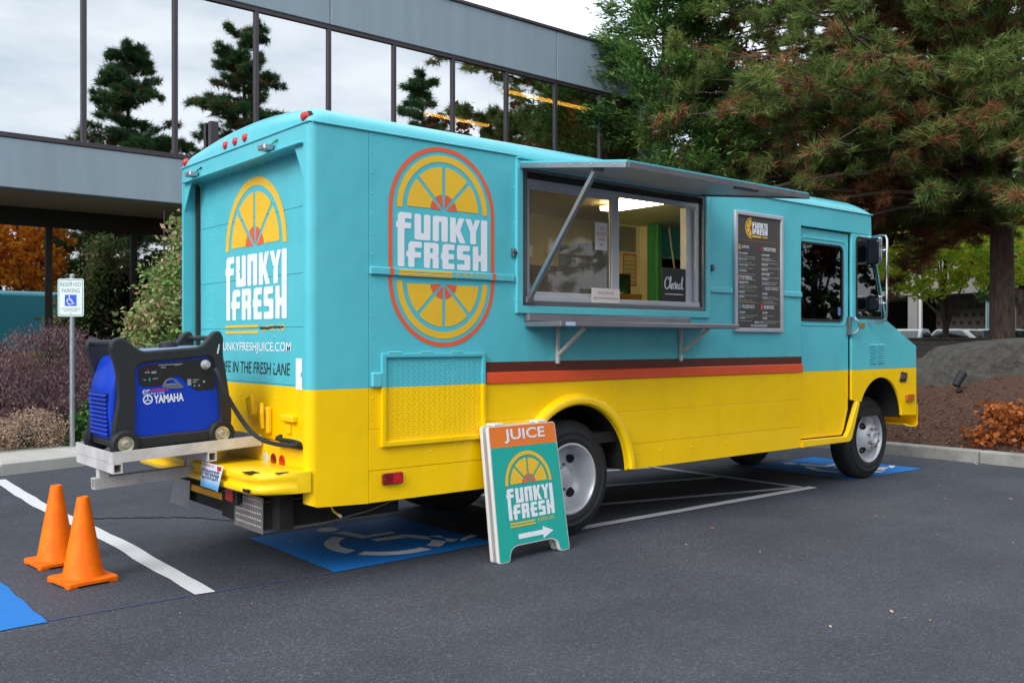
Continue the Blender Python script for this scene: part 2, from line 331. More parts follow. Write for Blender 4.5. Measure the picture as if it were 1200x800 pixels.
# ================================================================== FOOD TRUCK
TW = 2.10                                   # body width; near side at y=0, rear face at x=0, ground z=0
T = tag(empty('food_truck', (0, 0, 0)), 'teal and yellow step van food truck with an open serving window and citrus emblem', 'food truck')
def arch(cx, cz, rx, rz, a0, a1, n=24): return [(cx+rx*math.cos(R(a0+(a1-a0)*i/n)), cz+rz*math.sin(R(a0+(a1-a0)*i/n))) for i in range(n+1)]
ACX, ACZ, AR = 2.245, .468, .556
def zcut(z): return math.sqrt(max(AR*AR-(z-ACZ)**2, 0))
# --- near side skin: upper sheet, with serving opening and the top of the wheel arch cut out
zb = .942; h = zcut(zb); aa = math.degrees(math.asin((zb-ACZ)/AR))
up = [(.418, zb), (ACX-h, zb)] + arch(ACX, ACZ, AR, AR, 180-aa, aa)[1:-1] + [(ACX+h, zb), (5.256, zb), (5.256, 2.832), (.418, 2.832)]
WX0, WX1, WZ0, WZ1 = 1.692, 3.79, 1.748, 2.775
PR('side_panel', PAINT, T, [up, rect(WX0, WZ0, WX1, WZ1)], SIDE, (0, .03, 0), .03, .002)
for (z0, z1) in ((.679, .9405), (.475, .6775)):
    a, b = zcut(z1), zcut(z0); t0, t1 = math.degrees(math.asin((z0-ACZ)/AR)), math.degrees(math.asin((z1-ACZ)/AR))
    L_ = [(.418, z0)] + arch(ACX, ACZ, AR, AR, 180-t0, 180-t1, 10) + [(.418, z1)]
    R_ = arch(ACX, ACZ, AR, AR, t1, t0, 10) + [(5.256, z0), (5.256, z1)]
    for pl in (L_, R_): PR('lower_side_panel', PAINT, T, [pl], SIDE, (0, .029 if z0 > .6 else .031, 0), .03, .0035)
# wheel arch lip
mb = MB(); prof = [(.552, .02), (.552, -.028), (.566, -.046), (.59, -.052), (.615, -.044), (.632, -.022), (.640, .02)]
mb.lathe(prof, (ACX, 0, ACZ), 'y', 40, R(2), R(178)); mb.build('wheel_arch_lip', yellow, T)
mb = MB(); mb.lathe([(.575, .03), (.575, .62)], (ACX, 0, ACZ), 'y', 24, 0, math.pi); mb.add([(ACX+.575*math.cos(R(a)), .62, ACZ+.575*math.sin(R(a))) for a in range(0, 181, 10)], [tuple(range(19))]); mb.build('wheel_well', under_m, T)
# rounded rear corner posts
def corner(yo, s):
    mb = MB(); pr = [(.12, .078), (.0, .078), (0, .055)] + [(.055-.055*math.cos(R(t)), .055-.055*math.sin(R(t))) for t in range(10, 91, 10)] + [(.414, 0), (.414, .03)]
    v = []; zs = [.475, 1.2, 2.0, 2.832]; n = len(pr)
    for z in zs: v += [(x, yo+s*y, z + (.035*max(0, 1-x/.10) if z < .5 else 0)) for x, y in pr]
    f = [(i*n+k, i*n+k+1, (i+1)*n+k+1, (i+1)*n+k) for i in range(len(zs)-1) for k in range(n-1)] + [tuple(range(n)), tuple(range((len(zs)-1)*n, len(zs)*n))]
    mb.add(v, f); return mb.build('corner_post', PAINT, T, ang=40)
corner(0, 1); corner(TW, -1)
# far side
PR('far_side_panel', PAINT, T, [[(.418, .475), (ACX-.556, .475)] + arch(ACX, ACZ, AR, AR, 178, 2)[1:-1] + [(ACX+.556, .475), (6.13, .475), (6.3, .86)] + arch(6.77, .66, .46, .45, 155, 8, 16) + [(7.22, .69), (7.556, .674), (7.552, 1.449), (6.91, 1.72), (6.58, 2.62), (6.565, 2.832), (.418, 2.832)], rect(5.28, 1.70, 6.06, 2.48, .08)], SIDE, (0, TW, 0), .03, .002)
MB().box(5.29, 6.05, TW-.018, TW-.012, 1.71, 2.47, b=0).build('far_door_window', truck_glass, T)
# --- roof with rolled edges
def roof():
    nx, ny = 60, 32; L0, L1 = .004, 6.60; v = []; f = []
    us = [.5-.5*math.cos(math.pi*i/ny) for i in range(ny+1)]
    xs = [L0+(L1-L0)*(.5-.5*math.cos(math.pi*i/nx)) for i in range(nx+1)]
    for x in xs:
        fr = math.sqrt(max(0, 1-max(0, 1-(x-L0)/.16)**2)); ff = math.sqrt(max(0, 1-max(0, 1-(L1-x)/.32)**2)); fx = fr*ff
        for u in us:
            y = .006+(TW-.012)*u; e = min(y-.006, TW-.006-y)
            hz = .108*math.sqrt(max(0, 1-max(0, 1-e/.20)**2)) + .085*math.sin(math.pi*u)
            v.append((x, y, 2.836+hz*fx))
    w_ = ny+1
    for i in range(nx):
        for j in range(ny): f.append((i*w_+j, (i+1)*w_+j, (i+1)*w_+j+1, i*w_+j+1))
    MB().add(v, f).build('roof', PAINT, T, ang=60)
roof()
mb = MB(); mb.tube([(.02, -.006, 2.834), (6.58, -.006, 2.834)], .007, 6); mb.build('roof_gutter', PAINT, T)
MB().tube([(-.004, 0.02, 2.834), (-.004, 2.08, 2.834)], .006, 6).build('roof_seam', PAINT, T)
# --- cab: header, door, fender panel
PR('cab_header', PAINT, T, [[(5.256, 2.62), (6.575, 2.62), (6.565, 2.832), (5.256, 2.832)]], SIDE, (0, .03, 0), .03, .003)
door = PR('cab_door', PAINT, T, [[(5.225, .553), (6.04, .545), (6.085, .60), (6.16, .80), (6.172, .95), (6.172, 2.605), (5.225, 2.612)], rect(5.255, 1.705, 6.055, 2.472, .075)], SIDE, (0, .055, 0), .02, .003)
def ring(name, x0, z0, x1, z1, r, w_, y, dep, mat, par):
    return PR(name, mat, par, [rect(x0, z0, x1, z1, r, 6), rect(x0+w_, z0+w_, x1-w_, z1-w_, max(r-w_*.6, .01), 6)], SIDE, (0, y, 0), dep, .003)
ring('window_seal', 5.258, 1.70, 6.062, 2.478, .085, .022, .034, .012, black, door)
PR('window_pane', truck_glass, door, [rect(5.27, 1.715, 6.05, 2.465, .07)], SIDE, (0, .042, 0), .005)
ring('door_trim', 5.27, 1.655, 6.135, 2.53, .1, .02, .035, .006, PAINT, door)
PR('window_sticker', M('sticker_blue', '#5b78b8', .5), door, [rect(5.975, 1.765, 6.025, 1.845, .012)], SIDE, (0, .0345, 0))
MB().box(5.256, 6.175, .045, .06, .50, 2.62, b=0).build('door_jamb', under_m, T)
# sill under the door that curls up along the front arch
PR('door_sill', yellow, T, [[(5.256, .475), (6.10, .475), (6.15, .50), (6.31, .86), (6.26, .88), (6.095, .585), (6.045, .535), (5.256, .546)]], SIDE, (0, .028, 0), .05, .008)
fr = [(6.19, .90), (6.315, .865)] + arch(6.775, .66, .452, .456, 152, 9, 20) + [(7.222, .69), (7.556, .674), (7.552, 1.449), (6.905, 1.722), (6.585, 2.617), (6.19, 2.617)]
fender = PR('cab_side_panel', PAINT, T, [fr, rpoly([(6.262, 1.745), (6.84, 1.745), (6.565, 2.585), (6.262, 2.585)], .06, 6)], SIDE, (0, .032, 0), .03, .004)
q_o = rpoly([(6.258, 1.738), (6.85, 1.738), (6.57, 2.592), (6.258, 2.592)], .065, 6); q_i = rpoly([(6.285, 1.765), (6.81, 1.765), (6.553, 2.565), (6.285, 2.565)], .05, 6)
PR('window_seal', black, fender, [q_o, q_i], SIDE, (0, .006, 0), .012, .003); PR('window_pane', truck_glass, fender, [q_i], SIDE, (0, .016, 0), .004)
mb = MB(); mb.lathe([(.47, .03), (.47, .6)], (6.78, 0, .66), 'y', 24, 0, math.pi); mb.add([(6.78+.47*math.cos(R(a)), .6, .66+.47*math.sin(R(a))) for a in range(0, 181, 10)], [tuple(range(19))]); mb.build('wheel_well', under_m, T)
mb = MB()
for k in range(11):
    for x in (6.53, 6.70): mb.add([(x, 0, 1.265+k*.019), (x+.135, 0, 1.265+k*.019), (x+.135, -.010, 1.272+k*.019), (x, -.010, 1.272+k*.019), (x, 0, 1.281+k*.019), (x+.135, 0, 1.281+k*.019)], [(0, 1, 2, 3), (3, 2, 5, 4), (0, 3, 4), (1, 5, 2)])
mb.build('louvre', PAINT, T, smooth=False)
PR('badge_plate', M('badge', '#3b3f45', .3, .6, var=.3, vscale=60), T, [rpoly([(7.16, 1.06), (7.30, 1.05), (7.34, 1.15), (7.20, 1.17)], .015)], SIDE, (0, -.001, 0), .008, .002)
PR('badge_emblem', chrome, T, [rpoly([(7.18, 1.10), (7.21, 1.075), (7.225, 1.10), (7.25, 1.07), (7.27, 1.10), (7.31, 1.08), (7.32, 1.13), (7.29, 1.125), (7.27, 1.15), (7.24, 1.115), (7.215, 1.155)], .006)], SIDE, (0, -.0105, 0), .004)
tl = PR('turn_lamp', amber, T, [rect(7.295, .838, 7.46, .915, .012)], SIDE, (0, -.001, 0), .028, .006)
PR('warning_plate', M('brass_plate', '#a98936', .4, .4, var=.2, vscale=40), T, [rect(6.345, 1.64, 6.435, 1.695)], SIDE, (0, -.0005, 0), .003)
# door handle, hinges
mb = MB(); mb.box(6.135, 6.165, -.012, .036, 1.565, 1.755); mb.build('handle_plate', alu_d, door)
MB().tube([(6.175, .03, 1.735), (6.185, -.02, 1.745), (6.215, -.05, 1.70), (6.235, -.055, 1.655), (6.205, -.045, 1.60), (6.175, -.02, 1.575), (6.165, .02, 1.58)], .011, 8).build('door_handle', chrome, door)
# nose, hood, windscreen
mb = MB()
mb.add([(7.53, 0.03, .674), (7.53, TW-.03, .674), (7.548, TW-.03, 1.449), (7.548, .03, 1.449)], [(0, 1, 2, 3)]); mb.add([(7.548, .03, 1.447), (7.548, TW-.03, 1.447), (6.91, TW-.03, 1.717), (6.91, .03, 1.717)], [(0, 1, 2, 3)]); mb.build('nose_panel', PAINT, T)
mb = MB(); P0 = [(6.565, 2.832), (6.575, 2.62)]
mb.add([(6.57, .03, 2.62), (6.57, TW-.03, 2.62), (6.56, TW-.03, 2.834), (6.56, .03, 2.834)], [(0, 1, 2, 3)])
for (a, b) in ((.03, .12), (.99, 1.11), (TW-.12, TW-.03)): mb.add([(6.905, a, 1.72), (6.905, b, 1.72), (6.575, b, 2.622), (6.575, a, 2.622)], [(0, 1, 2, 3)])
mb.build('windscreen_frame', PAINT, T)
for (a, b) in ((.12, .99), (1.11, TW-.12)): MB().add([(6.9, a, 1.722), (6.9, b, 1.722), (6.572, b, 2.62), (6.572, a, 2.62)], [(0, 1, 2, 3)]).build('windscreen_pane', truck_glass, T)
mb = MB()   # front bumper: channel that curls round the corner
pr = [(-.12, .575), (.0, .545), (.14, .54), (.175, .56), (.175, .77), (.15, .795), (.115, .80)]
v = []; f = []; n = len(pr)
for (yy, dx) in ((.02, 0), (.03, .03), (.12, .045), (TW-.12, .045), (TW-.03, .03), (TW-.02, 0)): v += [(7.44+dx+x, yy, z) for x, z in pr]
for i in range(5):
    for k in range(n-1): f.append((i*n+k, i*n+k+1, (i+1)*n+k+1, (i+1)*n+k))
mb.add(v, f); o = mb.build('front_bumper', yellow, T); sm = o.modifiers.new('s', 'SOLIDIFY'); sm.thickness = .012

for y in (.45, TW-.53): MB().box(7.0, 7.5, y, y+.08, .58, .66).build('bumper_bracket', under_m, T)
for y in (.42, TW-.42):
    mb = MB(); mb.lathe([(0, .03), (.06, .028), (.085, .015), (.09, 0)], (7.55, y, 1.06), 'x', 20); mb.build('headlight', silver_l, T)
# mirrors on a bent tube arm
arm = MB().tube([(6.58, .0, 2.60), (6.57, -.10, 2.612), (6.56, -.165, 2.60), (6.558, -.18, 2.56), (6.555, -.18, 1.80), (6.555, -.17, 1.72), (6.53, -.12, 1.70), (6.50, -.01, 1.695)], .0125, 8).build('mirror_arm', chrome, T)
def mirror(z0, z1, w_, tilt):
    cx, cy, cz = 6.52, -.18-.0, (z0+z1)/2
    hd = empty('mirror', (0, 0, 0)); hd.parent = T
    def shell(nm, pad, d0, d1, mat, bv):
        me = flat([rect(-w_/2-pad, (z0-cz)-pad, w_/2+pad, (z1-cz)+pad, .03)], d1-d0, bv); me.transform(Matrix.Translation((0, 0, (d0+d1)/2)))
        m4 = basis(REAR, (0, 0, 0)); me.transform(Matrix.Translation((cx, cy+.115, cz)) @ Matrix.Rotation(tilt, 4, 'Z') @ m4); return link(nm, me, mat, T)
    s_ = shell('mirror_shell', .006, -.03, .02, chrome, .006)
    g_ = shell('mirror_glass', -.018, .0205, .0235, M('mirror_glass', '#20242c', .05, spec=.9), 0); g_.parent = s_
    MB().tube([(6.555, -.18, cz), (cx+.02, cy+.11, cz)], .014, 8).build('mirror_clamp', chrome, s_)
    bpy.data.objects.remove(hd)
mirror(2.315, 2.585, .15, R(-14)); mirror(1.82, 1.975, .15, R(-14))
# --- trim on the side
for (a, b) in ((.418, 1.618), (3.84, 4.16), (4.925, 5.25)): MB().box(a, b, -.02, .0, 1.925, 1.975, b=.006).build('rub_rail', teal, T)
BOX('brown_stripe', brownp, T, 1.362, 5.262, -.004, 0, 1.284, 1.356, b=.001); BOX('orange_rail', orangep, T, 1.362, 5.272, -.016, 0, 1.203, 1.2835, b=.005)
# tread-plate hatch
hx0, hx1, hz0, hz1 = .50, 1.345, .825, 1.425
PR('hatch_frame', PAINT, T, [rect(hx0, hz0, hx1, hz1, .006), rect(hx0+.035, hz0+.035, hx1-.03, hz1-.03)], SIDE, (0, 0, 0), .028, .006)
PR('hatch_plate', PAINT, T, [rect(hx0+.03, hz0+.03, hx1-.025, hz1-.025)], SIDE, (0, 0, 0), .008)
mb = MB(); k = 0; z = hz0+.05
while z < hz1-.04:
    x = hx0+.05+(k % 2)*.0105
    while x < hx1-.045:
        s = 1 if (int((x-hx0)/.021) + k) % 2 else -1; dx, dz = .0085*s, .0085; px, pz = -dz*.28, dx*.28
        mb.add([(x-dx, -.008, z-dz), (x+px, -.008, z+pz), (x+dx, -.008, z+dz), (x-px, -.008, z-pz), (x, -.0106, z)], [(0, 1, 4), (1, 2, 4), (2, 3, 4), (3, 0, 4)]); x += .021
    z += .018; k += 1
tag(mb.build('tread_relief', PAINT, T, smooth=False), kind='stuff')
MB().box(.425, .505, -.03, 0, 1.207, 1.305, b=.01).build('hatch_latch', teal, T)
for x in (.60, .85, 1.1): MB().tube([(x-.05, -.02, hz1+.004), (x+.05, -.02, hz1+.004)], .009, 6).build('hatch_hinge', teal, T)
mk = PR('side_marker', red_d, T, [rect(.51, .582, .665, .657, .015)], SIDE, (0, -.002, 0), .022, .006)
PR('lens_screw', chrome, mk, [circ(.522, .62, .005, 8)], SIDE, (0, -.0245, 0), .002); PR('lens_half', red_l, mk, [rect(.585, .59, .655, .65, .008)], SIDE, (0, -.0245, 0), .002)
mb = MB()
RV = [(.445, .75+.13*i) for i in range(16) if not 1.18 < .75+.13*i < 1.33] + [(.445+.15*i, 2.812) for i in range(8)] + [(4.0+.15*i, 2.812) for i in range(8)] + [(5.235, 1.0+.13*i) for i in range(14)] + [(1.40+.2*i, 1.375) for i in range(19)]
for (x, z) in RV: mb.lathe([(0, -.003), (.005, -.0025), (.0075, 0)], (x, 0, z), 'y', 8)
for (x, z) in ((.9, .77), (3.2, .6), (3.6, .6), (4.1, .6), (2.93, .6), (3.3, .8), (4.6, .8), (1.63, 2.1), (1.63, 1.8), (1.63, 2.6), (1.63, 2.35)): mb.lathe([(0, -.005), (.008, -.004), (.012, 0)], (x, 0, z), 'y', 10)
tag(mb.build('rivets', PAINT, T), kind='stuff')
# --- serving window
ring2 = lambda nm, x0, z0, x1, z1, w_, y, d_, mat, par, bv=.004: PR(nm, mat, par, [rect(x0, z0, x1, z1), rect(x0+w_, z0+w_, x1-w_, z1-w_)], SIDE, (0, y, 0), d_, bv)
sw = ring2('serving_window_surround', WX0-.065, WZ0-.045, WX1+.035, WZ1+.03, .055, 0, .03, teal, T)
BOX('window_drip_edge', PAINT, T, WX0-.065, WX1+.035, -.05, 0, WZ1+.031, WZ1+.045)
ring2('outer_frame', WX0, WZ0, WX1, WZ1, .045, .035, .05, alu_d, sw)
ring2('inner_frame', WX0+.045, WZ0+.04, WX1-.07, WZ1-.09, .04, .05, .035, frame_w, sw)
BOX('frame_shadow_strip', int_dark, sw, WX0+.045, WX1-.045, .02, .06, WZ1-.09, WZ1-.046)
BOX('frame_side_strip', alu_d, sw, WX1-.07, WX1-.046, .02, .06, WZ0+.045, WZ1-.046)
px0, px1, pz0, pz1 = WX0+.075, 2.70, WZ0+.085, WZ1-.125
pane_f = ring2('sliding_sash', px0, pz0, px1, pz1, .035, .055, .02, frame_w, sw)
PR('sash_glass', serve_glass, pane_f, [rect(px0+.03, pz0+.03, px1-.03, pz1-.03)], SIDE, (0, .066, 0), .004)
BOX('sash_stile', frame_w, sw, 2.665, 2.755, .038, .075, WZ0+.08, WZ1-.13)
BOX('right_jamb', frame_w, sw, 3.60, 3.682, .05, .12, WZ0+.08, WZ1-.13)
BOX('window_sill', frame_w, sw, WX0+.046, WX1-.07, .0, .10, WZ0+.046, WZ0+.085)
PR('taped_notice', paper, T, [rect(2.49, 2.215, 2.625, 2.43)], SIDE, (0, .048, 0), .002)
for i, s_ in enumerate(('COLD', 'BOTTLED', 'WATER', '$1')):
    wd = .018*len(s_); TX('notice_lettering', ink, T, s_, wd*.85, .022, SIDE, (2.557-wd*.42, .0455, 2.375-i*.043))
PR('taped_notice', paper, T, [rect(2.40, WZ0+.052, 2.712, WZ0+.165)], SIDE, (0, -.0035, 0), .002)
TX('notice_lettering', ink, T, 'FOLLOW US', .17, .022, SIDE, (2.47, -.006, WZ0+.118)); TX('notice_lettering', ink, T, '@FUNKYFRESHJUICE', .275, .022, SIDE, (2.418, -.006, WZ0+.075))
# awning
aw = MB(); A0, A1 = Vector((0, -.02, 2.792)), Vector((0, -1.064, 2.648)); nrm = Vector((0, -.137, .99)) * -.0
def slab(x0, x1, p, q, th):
    d_ = (q-p).normalized(); n_ = Vector((0, -d_.z, d_.y)); n_ = n_ if n_.z > 0 else -n_
    v = [Vector((x, 0, 0))+e+n_*k for x in (x0, x1) for e in (p, q) for k in (0, -th)]
    return v, [(0, 1, 3, 2), (4, 6, 7, 5), (0, 4, 5, 1), (2, 3, 7, 6), (0, 2, 6, 4), (1, 5, 7, 3)]
aw.add(*slab(1.655, 3.705, A0, A1, .012)); awn = aw.build('awning', teal, T, smooth=False)
aw = MB(); aw.add(*slab(1.665, 3.695, A0+Vector((0, -.01, -.0125)), A1+Vector((0, .008, -.0125)), .022)); aw.build('awning_liner', awn_m, awn, smooth=False)
d_ = (A1-A0).normalized()
mb = MB(); mb.add(*slab(1.650, 1.664, A0+Vector((0, 0, -.0125)), A1+Vector((0, 0, -.0125)), .036)); mb.build('awning_edge', alu, awn, smooth=False)
mb = MB(); mb.add(*slab(1.665, 3.70, A1+d_*.003+Vector((0, 0, -.0125)), A1+d_*.016+Vector((0, 0, -.0125)), .036)); mb.build('awning_edge', shelf_m, awn, smooth=False)
mb = MB(); mb.add(*slab(3.696, 3.708, A0+Vector((0, 0, -.0125)), A1+Vector((0, 0, -.0125)), .036)); mb.build('awning_edge', alu_d, awn, smooth=False)
mb = MB()
for k in range(5):
    p_ = A0.lerp(A1, .1+.2*k); mb.lathe([(0, -.004), (.006, -.003), (.008, 0)], (1.650, p_.y, p_.z-.03), 'x', 8)
tag(mb.build('awning_screws', chrome, awn), kind='stuff')
MB().tube([(1.64, -.012, 2.80), (3.72, -.012, 2.80)], .013, 8).build('awning_hinge', teal, awn)
MB().box(2.9, 3.15, -1.0, -.95, 2.605, 2.628).build('awning_catch', alu_d, awn)
st = MB(); st.obar((1.735, -.03, 1.80), (1.735, -.72, 2.655), .032, .03); st.build('awning_strut', alu, T, smooth=False)
MB().box(1.70, 1.77, -.05, .0, 1.775, 1.825).build('strut_foot', alu_d, T); MB().tube([(1.69, -.715, 2.648), (1.79, -.715, 2.648)], .018, 8).build('strut_knuckle', alu_d, T)
# counter shelf and brackets
BOX('counter_ledge', shelf_m, T, 1.715, 3.53, -.055, -.001, 1.645, 1.70, b=.006)
sh = BOX('counter_shelf', shelf_m, T, 1.72, 3.755, -.385, -.001, 1.605, 1.642, b=.005)
PR('price_sticker', M('sticker_pale', '#a9c4dc', .5), sh, [rect(1.765, 1.61, 1.86, 1.637)], SIDE, (0, -.3862, 0))
for x in (2.035, 3.445):
    mb = MB(); mb.box(x-.014, x+.014, -.03, -.002, 1.335, 1.604); mb.obar((x, -.02, 1.40), (x, -.30, 1.60), .02, .022, (1, 0, 0)); mb.build('shelf_bracket', steel_w, T, smooth=False)
# latches beside the window
for (x, z) in ((1.603, 2.135), (3.875, 2.14)): MB().box(x-.012, x+.012, -.03, 0, z-.03, z+.03).tube([(x-.02, -.03, z), (x+.02, -.03, z)], .008, 6).build('window_latch', alu_d, T)
# --- menu board
mn = PR('menu_board', frame_w, T, [rect(4.178, 1.585, 4.918, 2.672, .006), rect(4.215, 1.622, 4.882, 2.635)], SIDE, (0, -.004, 0), .03, .006)
PR('menu_face', menu_m, mn, [rect(4.205, 1.612, 4.892, 2.645)], SIDE, (0, -.004, 0), .012)
MY = -.0175
ml = []
Yf, Of = fruit(.515, 1)
rot = lambda polys: [[(-(y-.515)*1.0, x-.5) for x, y in p] for p in polys]
link('menu_emblem_slice', place(flat(xf(rot(Yf), .19, 4.435, 2.53)), SIDE, (0, MY, 0)), fruit_y, mn, smooth=False); link('menu_emblem_heart', place(flat(xf(rot(Of), .19, 4.435, 2.53)), SIDE, (0, MY, 0)), fruit_o, mn, smooth=False)
link('menu_emblem_lettering', place(flat(xf(letters(), .235, 4.445, 2.475)), SIDE, (0, MY, 0)), white_p, mn, smooth=False)
PR('menu_emblem_bar', fruit_y, mn, [rect(4.445, 2.448, 4.58, 2.464), rect(4.6, 2.451, 4.68, 2.461)], SIDE, (0, MY, 0))
PR('menu_rule', M('menu_rule', '#8f6b2a', .5), mn, [rect(4.23, 2.412, 4.87, 2.416), rect(4.23, 1.845, 4.87, 1.849)], SIDE, (0, MY, 0))
heads = []; bodies = []
def item(x, z, s_, w_):
    m_ = fit_text(s_, w_, .018, bold=.012); m_.transform(Matrix.Translation((x, z, 0))); heads.append(m_)
    r_ = random.Random(int(x*1000+z*7000))
    for i in range(r_.choice((1, 2))):
        xx = x; e = x + r_.uniform(.15, .28)
        while xx < e:
            ww = r_.uniform(.015, .045); bodies.append(rect(xx, z-.024-i*.017, xx+ww, z-.015-i*.017)); xx += ww+.007
for x, z, s_, w_, cc in ((4.285, 2.335, 'JUICE', .11, fruit_y), (4.62, 2.335, 'SMOOTHIES', .19, red_l), (4.275, 1.98+.08, 'FOR THE KIDS', .17, fruit_o), (4.64, 1.975, 'SPECIALTY DRINKS', .19, M('print_blue', '#4456a8', .5)), (4.29, 1.80, 'WELLNESS SHOTS', .19, sign_teal), (4.62, 1.80, 'SUPERFOODS', .16, fruit_o)):
    m_ = fit_text(s_, w_, .032, bold=.012); m_.transform(Matrix.Translation((x, z, 0))); heads.append(m_)
    PR('menu_icon', cc, mn, [circ(x-.03, z+.027, .012, 10), circ(x-.03, z+.004, .014, 10)], SIDE, (0, MY, 0))
for i, s_ in enumerate(('20oz $8.00', 'BELLY UP', 'FRESH LIME', 'SUNRISE', 'GREEN MACHINE', 'CUSTOM BLEND')): item(4.245, 2.285-i*.052, s_, .07+.006*len(s_))
for i, s_ in enumerate(('20oz $8.00', 'STRAWBERRY', 'PEACHY', 'MANGO', 'BERRY BOMB', 'TROPICAL', 'ADD ONS')): item(4.59, 2.285-i*.044, s_, .07+.005*len(s_))
for i, s_ in enumerate(('10oz', 'APPLE', 'ORANGE', 'LEMON')): item(4.245, 2.02-i*.042, s_, .06+.004*len(s_))
for i, s_ in enumerate(('GINGER', 'TURMERIC')): item(4.60, 1.93-i*.04, s_, .08); item(4.25, 1.755-i*.05, s_, .09); item(4.60, 1.755-i*.05, s_, .08)
m_ = fit_text('ORGANIC  LOCAL', .14, .02, bold=.012); m_.transform(Matrix.Translation((4.48, 1.665, 0))); heads.append(m_)
m_ = fit_text('NO SUGAR ADDED EVER', .25, .02, bold=.012); m_.transform(Matrix.Translation((4.425, 1.635, 0))); heads.append(m_)
tag(link('menu_lettering', place(join_meshes(heads), SIDE, (0, MY, 0)), white_p, mn, smooth=False), kind='stuff')
link('menu_fine_print', place(flat(bodies), SIDE, (0, MY, 0)), M('fine_print', '#8d8a88', .6), mn, smooth=False)
# --- side emblem, split where it crosses the rub rail
def banded(name, polys, mat, par, texts=None):
    ms = [flat(polys)] if polys else texts; src = join_meshes(ms)
    for (lo, hi, off) in ((1.976, 9, .0025), (1.927, 1.973, .0225), (0, 1.924, .0025)):
        bm = bmesh.new(); bm.from_mesh(src)
        for (zz, n_) in ((lo, -1), (hi, 1)):
            bmesh.ops.bisect_plane(bm, geom=bm.verts[:]+bm.edges[:]+bm.faces[:], plane_co=(0, zz, 0), plane_no=(0, n_, 0), clear_outer=True)
        if len(bm.faces):
            me = bpy.data.meshes.new(name); bm.to_mesh(me); link(name, place(me, SIDE, (0, -off, 0)), mat, par, smooth=False)
        bm.free()
    bpy.data.meshes.remove(src)
def stadium(cx, z0, z1, r): return arcpts(cx, z1-r, r, 0, math.pi, 40)+arcpts(cx, z0+r, r, math.pi, 2*math.pi, 40)
banded('emblem_ring', [stadium(1.0, 1.463, 2.803, .4375), stadium(1.0, 1.493, 2.773, .4075)], fruit_o, T)
S_, X_, Z_ = .75, .625, 1.987
Yu, Ou = fruit(.515, 1); Yl, Ol = fruit(-.125, -1)
banded('emblem_slice', xf(Yu, S_, X_, Z_)+xf(Yl, S_, X_, Z_), fruit_y, T); banded('emblem_heart', xf(Ou, S_, X_, Z_)+xf(Ol, S_, X_, Z_), fruit_o, T)
banded('emblem_lettering', xf(letters(), S_, X_, Z_), white_p, T)
banded('emblem_bar', [rect(.63, 1.953, 1.06, 1.968), rect(.63, 1.935, 1.06, 1.947), rect(.63, 1.9275, 1.06, 1.9315)], fruit_y, T)
m_ = fit_text('JUICE CO.', .275, .036, bold=.004); m_.transform(Matrix.Translation((1.09, 1.931, 0))); banded('emblem_lettering', None, fruit_y, T, [m_])

# --- rear: roll-up door boards, header, gussets, lamps
DX = .12
zs = [.84, 1.215, 1.593, 1.937, 2.363, 2.72]
for i in range(5): PR('door_board', PAINT, T, [rect(-1.985, zs[i]+.001, -.078, zs[i+1]-.001)], REAR, (DX+.02, 0, 0), .02, .0025)
BOX('door_backing', under_m, T, DX+.021, DX+.04, .08, 2.0, .6, 2.74, b=0)
hd = MB(); hd.box(.0, .14, .08, TW-.08, 2.715, 2.832, b=.006); hd.build('rear_header', PAINT, T)
MB().box(-.03, .0, .07, 2.0, 2.706, 2.716).build('header_lip', PAINT, T)
for (ya, yb) in ((.079, .20), (TW-.079, TW-.22)): MB().add([(.004, ya, 2.705), (.004, yb, 2.705), (.004, ya, 2.50), (.012, ya, 2.705), (.012, yb, 2.705), (.012, ya, 2.50)], [(0, 1, 2), (3, 5, 4), (0, 3, 4, 1), (1, 4, 5, 2), (0, 2, 5, 3)]).build('corner_gusset', PAINT, T, smooth=False)
MB().box(.09, .119, TW-.112, TW-.085, .6, 2.7, b=0).build('door_track', int_dark, T)
for (y, z) in ((.085, 2.875), (.93, 2.885), (1.09, 2.885), (1.255, 2.885), (2.015, 2.875)):
    mb = MB(); mb.lathe([(0, -.035), (.022, -.033), (.031, -.022), (.034, 0)], (.028, y, z), 'x', 18); c_ = mb.build('clearance_lamp', red_l, T)
    MB().lathe([(.036, -.004), (.042, .02), (0, .03)], (.03, y, z), 'x', 18).build('lamp_base', black, c_)
MB().box(.012, .05, .86, 1.33, 2.855, 2.868).build('lamp_strip', under_m, T)
for y in (.51, 1.755):
    mb = MB(); mb.box(-.075, -.005, y-.05, y+.05, 2.725, 2.765, b=.008); o = mb.build('rear_flood_lamp', alu, T); MB().tube([(-.02, y-.05, 2.765), (.0, y-.09, 2.79), (.003, y-.10, 2.77)], .005, 5).build('lamp_wire', M('wire_green', '#2f7d4a', .5) if y < 1 else black, o)
S2, Y2, Z2 = .976, -1.505, 1.652
PD = DX-.0025
Yu, Ou = fruit(.515, 1)
for nm, pl, mt in (('door_emblem_slice', Yu, fruit_y), ('door_emblem_heart', Ou, fruit_o), ('door_emblem_lettering', letters(), white_p)): link(nm, place(flat(xf(pl, S2, Y2, Z2)), REAR, (PD, 0, 0)), mt, T, smooth=False)
PR('door_emblem_bar', fruit_y, T, [rect(-1.51, 1.598, -.955, 1.616), rect(-1.51, 1.556, -.955, 1.574)], REAR, (PD, 0, 0))
TX('door_lettering', fruit_y, T, 'JUICE CO.', .36, .055, REAR, (PD, .90, 1.56), bold=.004)
TX('door_lettering', white_p, T, 'FUNKYFRESHJUICE.COM', 1.13, .08, REAR, (PD, 1.60, 1.415), bold=.006)
TX('door_lettering', dark_p, T, 'LIFE IN THE FRESH LANE', 1.10, .082, REAR, (PD, 1.585, 1.277), shear=.12)
